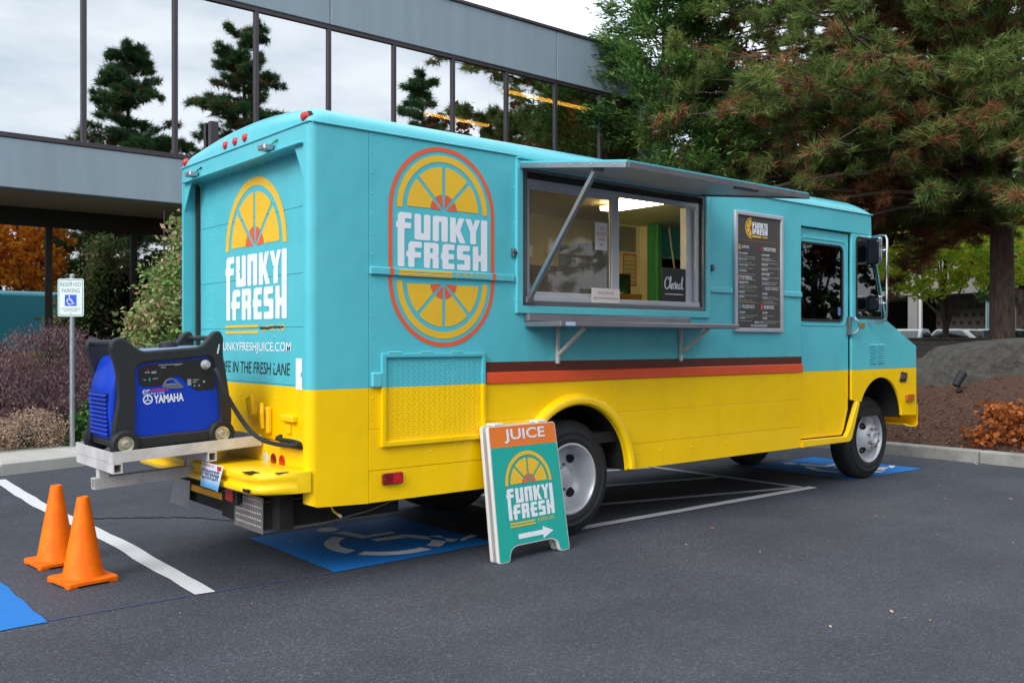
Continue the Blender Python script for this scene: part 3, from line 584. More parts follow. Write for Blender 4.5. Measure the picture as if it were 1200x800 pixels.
PR('door_emblem_block', white_p, T, [[(-.403, 1.19), (-.316, 1.19), (-.316, 1.272), (-.335, 1.272), (-.335, 1.30), (-.316, 1.30), (-.316, 1.392), (-.403, 1.392)]], REAR, (PD, 0, 0))
PR('paint_chip', int_dark, T, [rpoly([(-.93, 1.585), (-.80, 1.582), (-.75, 1.592), (-.62, 1.588), (-.56, 1.60), (-.70, 1.604), (-.82, 1.598), (-.93, 1.602)], .006)], REAR, (PD-.001, 0, 0))
mb = MB()
for z in (2.43, 2.30, 2.0, 1.87, 1.66, 1.53, 1.33, 1.12):
    for y in (.18, .72, 1.26, 1.8): mb.lathe([(0, -.005), (.008, -.004), (.011, 0)], (DX, y, z), 'x', 8)
tag(mb.build('door_bolts', PAINT, T), kind='stuff')
# latch hardware, yellow lower rear
mb = MB(); mb.lathe([(0, -.03), (.05, -.03), (.055, 0)], (DX, 1.03, 1.0), 'x', 16); mb.tube([(DX-.03, 1.03, 1.0), (DX-.06, 1.0, 1.10), (DX-.05, .96, 1.13), (DX-.05, .935, 1.0)], .016, 8); mb.build('door_latch', yellow, T)
mb = MB(); mb.box(DX-.04, DX, .74, .80, .88, 1.06, b=.012).tube([(DX-.05, .80, 1.08), (DX-.07, .76, 1.02), (DX-.06, .77, .92)], .014, 8); mb.build('door_catch', yellow, T)
MB().box(DX-.04, DX, .38, .56, .98, 1.02, b=.006).box(DX-.02, DX, .46, .52, .90, .96).build('door_rung', yellow, T)
BOX('rear_lower_panel', yellow, T, .015, .12, .079, TW-.079, .60, .838, b=.004)
BOX('rear_step_ledge', black, T, -.02, .014, .09, .40, .838, .86); 
for (y, mt) in ((.62, silver_l), (.51, red_d), (.39, red_l)):
    MB().lathe([(0, -.008), (.03, -.007), (.042, -.002), (.043, 0)], (.014, y, .735), 'x', 18).build('rear_lamp', mt, T)
# step bumper: two stacked rounded ledges
stp = [(0.01, .715), (-.30, .715), (-.33, .70), (-.33, .672), (-.315, .662), (-.315, .642), (-.345, .630), (-.345, .605), (-.32, .59), (.01, .59)]
v = []; f = []; n = len(stp)
for (y, kx) in ((-.005, .25), (.05, .80), (.13, 1.0), (.78, 1.0), (TW-.13, 1), (TW-.05, .8), (TW+.005, .25)): v += [((x*kx if x < 0 else x), y, z) for x, z in stp]
for i in range(6):
    for k in range(n-1): f.append((i*n+k, i*n+k+1, (i+1)*n+k+1, (i+1)*n+k))
f += [tuple(range(n)), tuple(range(6*n, 7*n))]
MB().add(v, f).build('step_bumper', yellow, T, ang=50)
MB().box(-.33, -.26, .12, .22, .716, .719, b=0).build('paint_chip', under_m, T); MB().box(-.20, -.12, .02, .05, .716, .719, b=0).build('paint_chip', under_m, T); MB().box(-.335, -.3475, .10, .17, .606, .628, b=0).build('paint_chip', under_m, T)
# number plate: bent at its free corner
mb = MB(); nx, ny = 8, 6; v = []; f = []
for i in range(nx+1):
    for j in range(ny+1):
        a, b = i/nx, j/ny; v.append((-.352-.05*max(0, a-.5)**2*max(0, 1-b)*2-.012*(1-b), .775-.335*a, .575+.155*b))
for i in range(nx):
    for j in range(ny): f.append((i*(ny+1)+j, (i+1)*(ny+1)+j, (i+1)*(ny+1)+j+1, i*(ny+1)+j+1))
pm = bpy.data.materials.new('plate_print'); pm.use_nodes = True; t_ = pm.node_tree; b_ = t_.nodes['Principled BSDF']
tx_ = t_.nodes.new('ShaderNodeTexCoord'); sp_ = t_.nodes.new('ShaderNodeSeparateXYZ'); rp_ = t_.nodes.new('ShaderNodeValToRGB'); t_.links.new(tx_.outputs['Generated'], sp_.inputs[0]); t_.links.new(sp_.outputs['Z'], rp_.inputs['Fac']); t_.links.new(rp_.outputs['Color'], b_.inputs['Base Color'])
e_ = rp_.color_ramp.elements; e_[0].position = .1; e_[0].color = (*lin('#4aa0d8'), 1); e_[1].position = .5; e_[1].color = (*lin('#d8e2ea'), 1); b_.inputs['Roughness'].default_value = .35
npl = MB().add(v, f).build('number_plate', pm, T)
TX('plate_lettering', M('plate_blue', '#27356e', .5), npl, 'C90959F', .28, .065, REAR, (-.368, .75, .63), bold=.006)
TX('plate_lettering', M('plate_red', '#b23438', .5), npl, 'WASHINGTON', .18, .018, REAR, (-.358, .75, .708)); PR('plate_tab', M('plate_tab', '#c22a30', .5), npl, [rect(-.52, .695, -.46, .725)], REAR, (-.358, 0, 0))
# tread-plate covered tail box and mud flaps
BOX('tail_box', under_m, T, -.16, .84, .30, .92, .335, .50, b=.006)
BOX('tail_box_lid', M('tail_top', '#6d6a64', .6, .3, var=.2, vscale=7), T, -.158, .30, .302, .918, .5005, .507, b=.001)
PR('tread_plate', tread_m, T, [rect(-.70, .312, -.285, .535)], REAR, (-.161, 0, 0), .006, .001)
mb = MB(); k = 0; z = .335
while z < .515:
    y = .305+(k % 2)*.017
    while y < .685:
        s = 1 if k % 2 else -1; dy, dz = .011*s, .008
        mb.add([(-.167, y-dy, z-dz), (-.167, y-dz*.4, z+dy*.4), (-.167, y+dy, z+dz), (-.167, y+dz*.4, z-dy*.4), (-.1715, y, z)], [(0, 1, 4), (1, 2, 4), (2, 3, 4), (3, 0, 4)]); y += .034
    z += .0195; k += 1
tag(mb.build('tread_relief', tread_m, T, smooth=False), kind='stuff')
mb = MB(); mb.box(-.215, -.168, .575, .715, .455, .588, b=.012); tb = mb.build('tail_lamp_housing', blackp, T); BOX('tail_lamp_lens', red_l, tb, -.232, -.2155, .592, .698, .478, .57, b=.006)
BOX('yellow_cross_bar', M('worn_yellow', '#d59a1e', .5, var=.2, vscale=9), T, -.14, -.11, .72, 1.60, .43, .475)
BOX('rear_crossmember', under_m, T, -.10, .0, .2, 1.9, .34, .60, b=.005)
MB().add([(-.15, 1.50, .50), (-.16, 1.76, .50), (-.18, 1.82, .31), (-.15, 1.52, .30)], [(0, 1, 2, 3)]).build('tread_flap', alu, T); BOX('tail_lamp', red_l, T, -.14, -.09, 1.93, 2.0, .50, .56)
MB().tube([(-.155, .30, .318), (.25, .297, .325), (.60, .29, .37), (.82, .285, .425), (.825, .285, .475)], .005, 5).build('ground_strap', alu, T)
MB().tube([(.2, .1, .48), (.215, .095, .44), (.25, .09, .41)], .006, 5).build('loose_wire', fruit_y, T); MB().tube([(.25, .09, .412), (.27, .088, .398)], .01, 6).build('wire_plug', paper, T)
# --- wheels
def wheel(cx, yo, s, r, rear, par):
    """outer face towards -Y for s=1"""
    wd = .24; tp = [(.262, 0.005), (.285, -.003), (.30, -.004), (.305, -.008), (.315, -.008), (.32, -.005), (.352, -.007), (.357, -.011), (.366, -.010), (.372, -.004), (.405, .012), (r-.012, .03), (r, .055), (r, .09), (r-.008, .096), (r, .102), (r, .138), (r-.008, .144), (r, .15), (r, wd-.055), (r-.012, wd-.03), (.40, wd-.01), (.28, wd)]
    mb = MB(); mb.lathe([(a, s*b) for a, b in tp], (cx, yo, r), 'y', 56)
    if rear: mb.lathe([(a, s*(b+.29)) for a, b in tp], (cx, yo, r), 'y', 40)
    ty = mb.build('wheel', tyre_m, par, ang=40)
    mb = MB()
    for k in range(60):
        a = 2*math.pi*k/60; c_, s_ = math.cos(a), math.sin(a)
        for (h0, h1) in ((.03, .052), (wd-.052, wd-.03)):
            a2 = a+.05; v = [(cx+(r+.003)*math.cos(q), yo+s*hh, r+(r+.003 - (0 if abs(hh-.041) < .0001 else 0))*math.sin(q)) for q in (a, a2) for hh in (h0, h1)]
            mb.add(v, [(0, 1, 3, 2)])
    if rear: pr = [(.268, .0), (.275, -.008), (.262, -.012), (.252, -.002), (.245, .03), (.235, .06), (.225, .11), (.19, .145), (.12, .15), (.115, .12), (.08, .115), (.078, .06), (.06, .05), (0, .05)]
    else: pr = [(.268, .0), (.275, -.008), (.262, -.012), (.252, -.004), (.240, .03), (.225, .035), (.20, .015), (.165, -.012), (.145, -.035), (.13, -.045), (.09, -.047), (.075, -.04), (.07, -.07), (.055, -.075), (.05, -.05), (0, -.045)]
    mb = MB(); mb.lathe([(a, s*b) for a, b in pr], (cx, yo, r), 'y', 48); rm = mb.build('rim', rim_m, ty, ang=40)
    for k in range(4 if rear else 4):
        a = R(45+90*k); rr_ = .185; yy = (.141 if rear else -.0018); mb = MB(); e = .042
        prm = Matrix.Translation((cx+rr_*math.cos(a), yo+s*yy, r+rr_*math.sin(a)))
        tilt = .25 if not rear else -.4
        pts = []
        for q in range(14):
            t = 2*math.pi*q/14; dr, dt = e*.72*math.cos(t), e*math.sin(t)
            rad_, ang_ = rr_+dr, a+dt/rr_
            # height of the dish at this radius, a hair in front of it
            hs = sorted(pr, key=lambda p_: p_[0]); hgt = np.interp(rad_, [p_[0] for p_ in hs if p_[0] > .1], [p_[1] for p_ in hs if p_[0] > .1]) - .003
            pts.append((cx+rad_*math.cos(ang_), yo+s*hgt, r+rad_*math.sin(ang_)))
        mb.add(pts, [tuple(range(14))]); mb.build('rim_hole', hole_m, ty, smooth=False)
    for k in range(8):
        a = R(22.5+45*k); rr_ = .105; y0 = (.118 if rear else -.047); MB().lathe([(0, -.022*s), (.011, -.022*s), (.013, 0)], (cx+rr_*math.cos(a), yo+s*y0, r+rr_*math.sin(a)), 'y', 6).build('wheel_nut', nut_m, ty, smooth=False)
    return ty
wheel(2.245, .075, 1, .45, True, T); wheel(6.88, .20, 1, .45, False, T); wheel(2.245, TW-.075, -1, .45, True, T); wheel(6.88, TW-.20, -1, .45, False, T)
# --- chassis and floor
mb = MB(); mb.box(.05, 7.3, .55, .65, .50, .66); mb.box(.05, 7.3, 1.45, 1.55, .50, .66); mb.build('chassis_rail', under_m, T)
MB().tube([(2.245, .3, .45), (2.245, 1.8, .45)], .07, 10).lathe([(0, -.2), (.17, -.1), (.2, 0), (.17, .1), (0, .2)], (2.245, 1.05, .45), 'x', 16).build('rear_axle', under_m, T); MB().tube([(6.88, .4, .42), (6.88, 1.7, .42)], .05, 10).build('front_axle', under_m, T)
MB().box(4.0, 5.0, .75, 1.40, .36, .62, b=.03).build('fuel_tank', under_m, T); MB().tube([(2.9, 1.2, .42), (6.2, 1.2, .45)], .04, 8).build('exhaust_pipe', under_m, T)
BOX('floor_pan', under_m, T, .16, 6.9, .075, TW-.075, .70, .78, b=0)
# --- inside of the serving area
BOX('interior_wall', cream, T, .45, 5.2, TW-.06, TW-.031, .79, 2.80, b=0); BOX('interior_wall', cream, T, .16, .20, .08, TW-.07, .79, 2.80, b=0)
BOX('interior_ceiling', cream, T, .2, 6.5, .04, TW-.04, 2.80, 2.82, b=0)
BOX('partition', cream, T, 5.20, 5.24, 1.86, TW-.062, .79, 2.795, b=0)
mb = MB(); mb.box(5.12, 5.2, 1.70, 1.858, .79, 2.79, b=.01).box(5.10, 5.119, 1.74, 1.80, .79, 2.79, b=.004); mb.build('partition_post', green_p, T)
BOX('light_fixture', lamp_m, T, 3.56, 3.72, .36, 1.05, 2.725, 2.765, b=.004); BOX('light_fixture', lamp_m, T, 1.0, 1.26, .5, 1.62, 2.715, 2.765, b=.004)
BOX('counter', int_grey, T, .5, 3.2, 1.40, TW-.065, .79, 1.72); BOX('wall_board', M('brown_board', '#6b4f38', .6, var=.12), T, .5, 4.45, TW-.07, TW-.0605, 1.722, 2.28, b=0); BOX('extractor_hood', int_grey, T, 3.95, 4.35, 1.65, TW-.071, 1.95, 2.5); BOX('storage_cabinet', M('brown_cabinet', '#7a5a3c', .5, var=.1), T, .5, 2.5, 1.7, TW-.065, 1.95, 2.2)
FW = TW-.0625
PR('wall_poster', paper_g, T, [rect(4.84, 2.50, 5.14, 2.78)], SIDE, (0, FW, 0), .003); PR('wall_notice', M('notice_orange', '#d9622c', .6), T, [rect(4.93, 2.12, 5.15, 2.48)], SIDE, (0, FW, 0), .003)
PR('notice_sheet', M('pale_sheet', '#cdbf92', .7), T, [rect(4.95, 2.14, 5.13, 2.46)], SIDE, (0, FW-.0035, 0)); PR('notice_lines', ink, T, [rect(4.965, 2.17+i*.045, 5.115, 2.176+i*.045) for i in range(6)], SIDE, (0, FW-.0045, 0)); PR('poster_lines', ink, T, [rect(4.88, 2.56+i*.03, 5.10, 2.564+i*.03) for i in range(5)], SIDE, (0, FW-.0035, 0))
BOX('wall_shelf', wood, T, 4.55, 5.06, FW-.16, FW-.001, 1.93, 1.96); BOX('shelf_rail', wood, T, 4.55, 5.06, FW-.165, FW-.161, 1.962, 2.02, b=.001)
PR('wall_photo', M('photo_print', '#3d4a34', .4, c2='#151c14', vscale=22), T, [rect(4.86, 2.03, 5.04, 2.25)], SIDE, (0, FW-.01, 0), .004)
MB().tube([(4.62, FW-.02, 1.80), (4.78, FW-.02, 1.86), (4.86, FW-.02, 1.72), (4.80, FW-.02, 1.5)], .012, 6).build('wall_cord', under_m, T)
MB().tube([(5.02, 1.45, 2.72), (5.0, 1.40, 2.5), (5.03, 1.38, 2.25), (4.99, 1.38, 2.05)], .010, 6).build('lamp_cord', M('cord', '#8d8a7a', .6), T); MB().box(4.95, 5.08, 1.35, 1.43, 1.78, 2.05).build('wall_tablet', alu_d, T); MB().box(5.0, 5.02, 1.30, 1.349, 1.74, 2.10).build('tablet_edge', teal, T)
mb = MB(); mb.box(5.55, 5.95, .45, .95, .95, 1.25, b=.04).box(5.5, 5.62, .45, .95, 1.25, 1.85, b=.05); mb.build('driver_seat', int_dark, T); MB().lathe([(.19, -.015), (.205, 0), (.19, .015), (.175, 0), (.19, -.015)], (6.45, .72, 1.55), 'z', 24).build('steering_wheel', int_dark, T)
BOX('dashboard', int_dark, T, 6.6, 6.88, .06, TW-.06, 1.25, 1.66, b=.03)

# ================================================================== GROUND AND PAINTED MARKINGS
def asphalt_mat():
    m = bpy.data.materials.new('asphalt'); m.use_nodes = True; t = m.node_tree; b = t.nodes['Principled BSDF']; L = t.links.new
    g = t.nodes.new('ShaderNodeTexCoord')
    n1 = t.nodes.new('ShaderNodeTexNoise'); n1.inputs['Scale'].default_value = .55; n1.inputs['Detail'].default_value = 9; n1.inputs['Roughness'].default_value = .62
    n2 = t.nodes.new('ShaderNodeTexNoise'); n2.inputs['Scale'].default_value = 75; n2.inputs['Detail'].default_value = 5; n2.inputs['Roughness'].default_value = .75
    n3 = t.nodes.new('ShaderNodeTexVoronoi'); n3.inputs['Scale'].default_value = 130
    for n in (n1, n2, n3): L(g.outputs['Object'], n.inputs['Vector'])
    r1 = t.nodes.new('ShaderNodeValToRGB'); r1.color_ramp.elements[0].position = .3; r1.color_ramp.elements[0].color = (.038, .043, .056, 1); r1.color_ramp.elements[1].position = .72; r1.color_ramp.elements[1].color = (.070, .078, .098, 1)
    L(n1.outputs['Fac'], r1.inputs['Fac'])
    r2 = t.nodes.new('ShaderNodeValToRGB'); r2.color_ramp.elements[0].position = .3; r2.color_ramp.elements[0].color = (.45, .45, .45, 1); r2.color_ramp.elements[1].position = .72; r2.color_ramp.elements[1].color = (1.75, 1.72, 1.7, 1)
    L(n2.outputs['Fac'], r2.inputs['Fac'])
    mu = t.nodes.new('ShaderNodeMix'); mu.data_type = 'RGBA'; mu.blend_type = 'MULTIPLY'; mu.inputs['Factor'].default_value = 1
    L(r1.outputs['Color'], mu.inputs['A']); L(r2.outputs['Color'], mu.inputs['B'])
    # worn stones, drips of oil and long tyre scuffs
    n4 = t.nodes.new('ShaderNodeTexNoise'); n4.inputs['Scale'].default_value = 1.0; n4.inputs['Detail'].default_value = 5; mp4 = t.nodes.new('ShaderNodeMapping'); mp4.inputs['Rotation'].default_value = (0, 0, .25); mp4.inputs['Scale'].default_value = (.25, 2.2, 1); L(g.outputs['Object'], mp4.inputs['Vector']); L(mp4.outputs['Vector'], n4.inputs['Vector'])
    r4 = t.nodes.new('ShaderNodeValToRGB'); r4.color_ramp.elements[0].position = .38; r4.color_ramp.elements[0].color = (.93, .93, .93, 1); r4.color_ramp.elements[1].position = .60; r4.color_ramp.elements[1].color = (1.02, 1.02, 1.02, 1); L(n4.outputs['Fac'], r4.inputs['Fac'])
    n5 = t.nodes.new('ShaderNodeTexVoronoi'); n5.inputs['Scale'].default_value = 1.3; n6 = t.nodes.new('ShaderNodeTexNoise'); n6.inputs['Scale'].default_value = 5; L(g.outputs['Object'], n5.inputs['Vector']); L(g.outputs['Object'], n6.inputs['Vector'])
    ad5 = t.nodes.new('ShaderNodeMath'); ad5.operation = 'MULTIPLY_ADD'; ad5.inputs[1].default_value = .22; L(n6.outputs['Fac'], ad5.inputs[0]); L(n5.outputs['Distance'], ad5.inputs[2])
    r5 = t.nodes.new('ShaderNodeValToRGB'); r5.color_ramp.elements[0].position = .10; r5.color_ramp.elements[0].color = (.72, .72, .72, 1); r5.color_ramp.elements[1].position = .17; r5.color_ramp.elements[1].color = (1, 1, 1, 1); L(ad5.outputs[0], r5.inputs['Fac'])
    m4 = t.nodes.new('ShaderNodeMix'); m4.data_type = 'RGBA'; m4.blend_type = 'MULTIPLY'; m4.inputs['Factor'].default_value = 1; L(mu.outputs['Result'], m4.inputs['A']); L(r4.outputs['Color'], m4.inputs['B'])
    m5 = t.nodes.new('ShaderNodeMix'); m5.data_type = 'RGBA'; m5.blend_type = 'MULTIPLY'; m5.inputs['Factor'].default_value = 1; L(m4.outputs['Result'], m5.inputs['A']); L(r5.outputs['Color'], m5.inputs['B']); L(m5.outputs['Result'], b.inputs['Base Color'])
    ad = t.nodes.new('ShaderNodeMath'); ad.operation = 'ADD'; L(n2.outputs['Fac'], ad.inputs[0]); L(n3.outputs['Distance'], ad.inputs[1])
    n7 = t.nodes.new('ShaderNodeTexVoronoi'); n7.inputs['Scale'].default_value = 88; L(g.outputs['Object'], n7.inputs['Vector']); s7 = t.nodes.new('ShaderNodeSeparateXYZ'); L(n7.outputs['Color'], s7.inputs[0])
    r7 = t.nodes.new('ShaderNodeValToRGB'); r7.color_ramp.elements[0].position = .0; r7.color_ramp.elements[0].color = (.74, .74, .74, 1); r7.color_ramp.elements[1].position = 1.; r7.color_ramp.elements[1].color = (1.75, 1.72, 1.68, 1); e7 = r7.color_ramp.elements.new(.86); e7.color = (1.08, 1.08, 1.08, 1); L(s7.outputs['X'], r7.inputs['Fac'])
    m7 = t.nodes.new('ShaderNodeMix'); m7.data_type = 'RGBA'; m7.blend_type = 'MULTIPLY'; m7.inputs['Factor'].default_value = 1; L(m5.outputs['Result'], m7.inputs['A']); L(r7.outputs['Color'], m7.inputs['B']); L(m7.outputs['Result'], b.inputs['Base Color'])
    bp = t.nodes.new('ShaderNodeBump'); bp.inputs['Strength'].default_value = .5; bp.inputs['Distance'].default_value = .006; L(ad.outputs[0], bp.inputs['Height']); L(bp.outputs['Normal'], b.inputs['Normal'])
    b.inputs['Roughness'].default_value = .72; b.inputs['Specular IOR Level'].default_value = .35; return m
asphalt = asphalt_mat()
mb = MB(); mb.add([(-150, -150, 0), (250, -150, 0), (250, 250, 0), (-150, 250, 0)], [(0, 1, 2, 3)])
lot = tag(mb.build('parking_lot', asphalt, None, smooth=False), 'dark asphalt parking lot under the food truck', 'ground', kind='structure')
def worn(name, c, amt=.42, dark='#3c3e42'):
    m = M(name, c, .6); t = m.node_tree; b = t.nodes['Principled BSDF']; L = t.links.new
    g = t.nodes.new('ShaderNodeTexCoord'); n = t.nodes.new('ShaderNodeTexNoise'); n.inputs['Scale'].default_value = 26; n.inputs['Detail'].default_value = 9; n.inputs['Roughness'].default_value = .7
    L(g.outputs['Object'], n.inputs['Vector']); r = t.nodes.new('ShaderNodeValToRGB'); r.color_ramp.elements[0].position = amt-.1; r.color_ramp.elements[0].color = (*lin(dark), 1); r.color_ramp.elements[1].position = amt+.04; r.color_ramp.elements[1].color = (*lin(c), 1)
    L(n.outputs['Fac'], r.inputs['Fac']); L(r.outputs['Color'], b.inputs['Base Color'])
    n2 = t.nodes.new('ShaderNodeTexNoise'); n2.inputs['Scale'].default_value = 95; L(g.outputs['Object'], n2.inputs['Vector']); bp = t.nodes.new('ShaderNodeBump'); bp.inputs['Strength'].default_value = .4; bp.inputs['Distance'].default_value = .005; L(n2.outputs['Fac'], bp.inputs['Height']); L(bp.outputs['Normal'], b.inputs['Normal'])
    return m
line_w = worn('line_white', '#d3d4d6', .34, '#8f9092'); line_g = worn('line_worn', '#c6c7ca', .40, '#77787c'); pad_b = worn('pad_blue', '#0d74c4', .36, '#0b4a7c'); sym_w = worn('symbol_white', '#e4e6e8', .36, '#8ca2b5')
def wob(pts, amp=.006, n=14, seed=1):
    """polyline edges with a slight hand-painted wobble"""
    r_ = random.Random(seed); o = []
    for i in range(len(pts)):
        a, b = Vector(pts[i]), Vector(pts[(i+1) % len(pts)]); d_ = b-a
        if d_.length < .3: o.append(tuple(a)); continue
        nn = Vector((-d_.y, d_.x)).normalized()
        for k in range(n): o.append(tuple(a+d_*k/n + (nn*r_.uniform(-amp, amp) if k else nn*0)))
    return o
def strip(p, q, w_):
    p, q = Vector(p), Vector(q); n_ = Vector((-(q-p).y, (q-p).x)).normalized()*w_/2; return [tuple(p-n_), tuple(q-n_), tuple(q+n_), tuple(p+n_)]
def MK(name, mat, polys, z, label, par=None):
    o = PR(name, mat, par, polys, FLOOR, (0, 0, z))
    if par is None: tag(o, label, 'road marking', kind='structure')
    return o
MK('stall_line', line_w, [wob([(-.575, .325), (-.455, .31), (-.40, 2.2), (-.44, 4.2), (-.37, 6.2), (-.50, 6.2), (-.565, 4.2), (-.53, 2.2)], .008, 8, 3)], .006, 'white painted stall line running past the orange cones to the kerb')
pads = []
for (x0, x1, lb) in ((-2.75, -1.385, 'bright blue painted parking pad beside the orange cones'), (.325, 1.685, 'blue painted accessible pad under the rear of the food truck'), (6.63, 8.10, 'blue painted accessible pad under the front wheel')):
    pads.append(MK('accessible_pad', pad_b, [wob([(x0, .27), (x1, .30 if x0 < 3 else .19), (x1, 1.64), (x0+.03, 1.64)], .006, 10, int(x0*10))], .005, lb))
def isa(cx, cy, s):
    P_ = []
    P_.append([(cx+x*s, cy+y*s) for x, y in circ(-.10, .36, .06, 14)])
    for a0, a1 in ((118, 200), (212, 285), (297, 352)):
        A, B = arcpts(-.02, -.10, .31, R(a0), R(a1), 14), arcpts(-.02, -.10, .235, R(a1), R(a0), 14); P_.append([(cx+x*s, cy+y*s) for x, y in A+B])
    for pl in ([(-.12, .27), (-.05, .27), (-.02, .10), (.14, .10), (.14, .04), (-.07, .04)], [(-.05, -.01), (.15, -.01), (.18, -.04), (.30, -.30), (.24, -.33), (.13, -.09), (-.05, -.07)], [(.285, -.345), (.31, -.30), (.42, -.245), (.44, -.29)]): P_.append([(cx+x*s, cy+y*s) for x, y in pl])
    return P_
for x, y, s_, p_ in ((1.10, .98, 1.45, 1), (7.42, .93, 1.45, 2), (-2.3, .95, 1.15, 0)): MK('wheelchair_symbol', sym_w, isa(x, y, s_), .009, '', pads[p_])
MK('aisle_line', line_g, [wob(strip((2.52, .27), (5.86, .245), .10), .004, 20, 5)], .0065, 'grey white line along the open side of the hatched aisle')
MK('aisle_line', line_g, [wob(strip((5.745, .31), (5.80, 6.3), .10), .004, 20, 6)], .0065, 'grey white aisle line running under the truck cab to the far kerb')
MK('aisle_line', line_g, [wob(strip((2.57, .33), (2.60, 6.3), .10), .004, 20, 7)], .0065, 'grey white aisle line running behind the rear wheel to the far kerb')
for k, y0 in enumerate((.33, 1.30, 2.30, 3.30, 4.3)):
    y1 = y0+.27*3.05; MK('hatch_line', line_g, [wob(strip((5.685, y0+.02), (2.66, min(y1, 6.2)), .09), .004, 16, 20+k)], .0045+.0, 'diagonal hatch line, number %s from the open side of the aisle' % ('one', 'two', 'three', 'four', 'five')[k])
chalk = M('chalk_blue', '#34508c', .8, c2='#484b52', vscale=40)
MK('layout_line', chalk, [wob(strip((-1.38, .335), (-.58, .33), .014), .006, 30, 31)], .004, 'faint blue chalk line between the blue pad and the white stall line')
MK('layout_line', chalk, [wob(strip((-.45, .315), (.32, .285), .014), .006, 30, 32)], .004, 'faint blue chalk line between the white stall line and the truck')
# hairline crack and fallen bits
r_ = random.Random(5); cp = [(-.40, 3.27), (-.1, 3.08), (.2, 2.87), (.42, 2.62), (.62, 2.25), (.95, 2.0)]; pts = []
for i in range(len(cp)-1):
    for k in range(7): a = k/7; pts.append(Vector((cp[i][0]*(1-a)+cp[i+1][0]*a + r_.uniform(-.02, .02), cp[i][1]*(1-a)+cp[i+1][1]*a+r_.uniform(-.02, .02))))
v = []; f = []
for i, p in enumerate(pts):
    w_ = r_.uniform(.008, .022); v += [(p.x-w_*.6, p.y-w_, .004), (p.x+w_*.6, p.y+w_, .004)]
for i in range(len(pts)-1): f.append((2*i, 2*i+1, 2*i+3, 2*i+2))
MB().add(v, f).build('crack', M('crack', '#0d0d0e', .9), lot, smooth=False)
v = []; f = []
for k in range(520):
    if k >= 300: a, b = 9.1-abs(r_.gauss(0, .13)), r_.uniform(-4, 2)
    elif k < 160: a, b = r_.uniform(2, 11), r_.uniform(-4.5, 1.2)
    else: a, b = r_.uniform(-3, 9), r_.uniform(-4.5, 6)
    s = r_.choice((.006, .008, .010, .014, .022)); th = r_.uniform(0, 6.3); c_, s_ = math.cos(th)*s, math.sin(th)*s; i = len(v)
    v += [(a-c_, b-s_, .005), (a+s_*.5, b-c_*.5, .008+s*.2), (a+c_, b+s_, .005+s*.3), (a-s_*.5, b+c_*.5, .008)]; f.append((i, i+1, i+2, i+3))
lv = MB(); lv.v = v; lv.f = f
tag(link('fallen_leaves', (lambda me: (me.from_pydata(v, [], f), me)[1])(bpy.data.meshes.new('fl')), leaf_mat('litter', ('#8d5a34', '#c9a27a', '#a85c5c', '#d9c9b8', '#7a6a58'), trans=.1), None, smooth=False), 'scattered fallen leaves and grit on the asphalt', 'leaf litter', kind='stuff')

# ------------------------------------------------------------------ kerbs, sidewalk, planting beds
conc = M('concrete', '#9c9b97', .85, c2='#7d7c78', vscale=4, bump=.3, bscale=120, bdist=.003); conc_w = M('sidewalk_concrete', '#b4b1ab', .8, var=.08, vscale=3, bump=.25, bscale=140, bdist=.003)
mulch_m = M('mulch', '#593a2a', .95, c2='#332017', vscale=30, bump=.9, bscale=45, bdist=.03)
KX = 9.12
kerb = tag(empty('kerb', (KX, -6, 0)), kind='structure'); kerb['label'] = 'concrete kerb in front of the mulch bed and boulder'
for k in range(12):
    y0 = -9+k*1.5; MB().box(0, .16, y0+6+.004, y0+1.5+6-.004, -.05, .155, b=.018).build('kerb_stone', conc, kerb)
ang = R(17); side = tag(empty('sidewalk', (-.36, 6.53, 0), (0, 0, ang)), kind='structure'); side['label'] = 'pale concrete sidewalk along the planting bed by the office building'
for k in range(-5, 5): MB().box(k*1.5+.003, k*1.5+1.497, 0, .16, -.05, .145, b=.02).build('kerb_stone', conc_w, side)
for k in range(-5, 5): MB().box(k*1.5-.4+.004, k*1.5+1.1-.004, .1635, 1.52, -.05, .147, b=.008).build('slab', conc_w, side)
def height_bed(name, xs, ys, hf, mat, label):
    nx, ny = len(xs), len(ys); v = [(x, y, hf(x, y)) for x in xs for y in ys]; f = [(i*ny+j, (i+1)*ny+j, (i+1)*ny+j+1, i*ny+j+1) for i in range(nx-1) for j in range(ny-1)]
    return tag(MB().add(v, f).build(name, mat, None), label, 'planting bed', kind='structure')
from mathutils import noise as mnoise
def hbed(x, y):
    d_ = x-9.27; base = .13+min(max(d_, 0)*.25, .95) if d_ < 4 else 1.08+min((d_-4)*.04, .25)
    base = base if x < 15.6 else base-min((x-15.6)*.14, .72)
    return base + .045*mnoise.noise(Vector((x*1.3, y*1.3, 0))) + .02*mnoise.noise(Vector((x*6, y*6, 1)))
bed_r = height_bed('mulch_bed', [9.275+.2*i for i in range(90)], [-9+.2*i for i in range(130)], hbed, mulch_m, 'brown bark mulch slope behind the front kerb')
ca, sa = math.cos(ang), math.sin(ang)
def hbl(x, y): return .12 + .06*mnoise.noise(Vector((x*1.5, y*1.5, 3)))
v = []; f = []
for i in range(60):
    for j in range(28):
        lx, ly = -8+i*.3, 1.53+j*.22; X, Y = -.36+lx*ca-ly*sa, 6.53+lx*sa+ly*ca; v.append((X, Y, hbl(X, Y)))
for i in range(59):
    for j in range(27): f.append((i*28+j, (i+1)*28+j, (i+1)*28+j+1, i*28+j+1))
tag(MB().add(v, f).build('planting_bed', mulch_m, None), 'mulched planting bed between the sidewalk and the office building', 'planting bed', kind='structure')
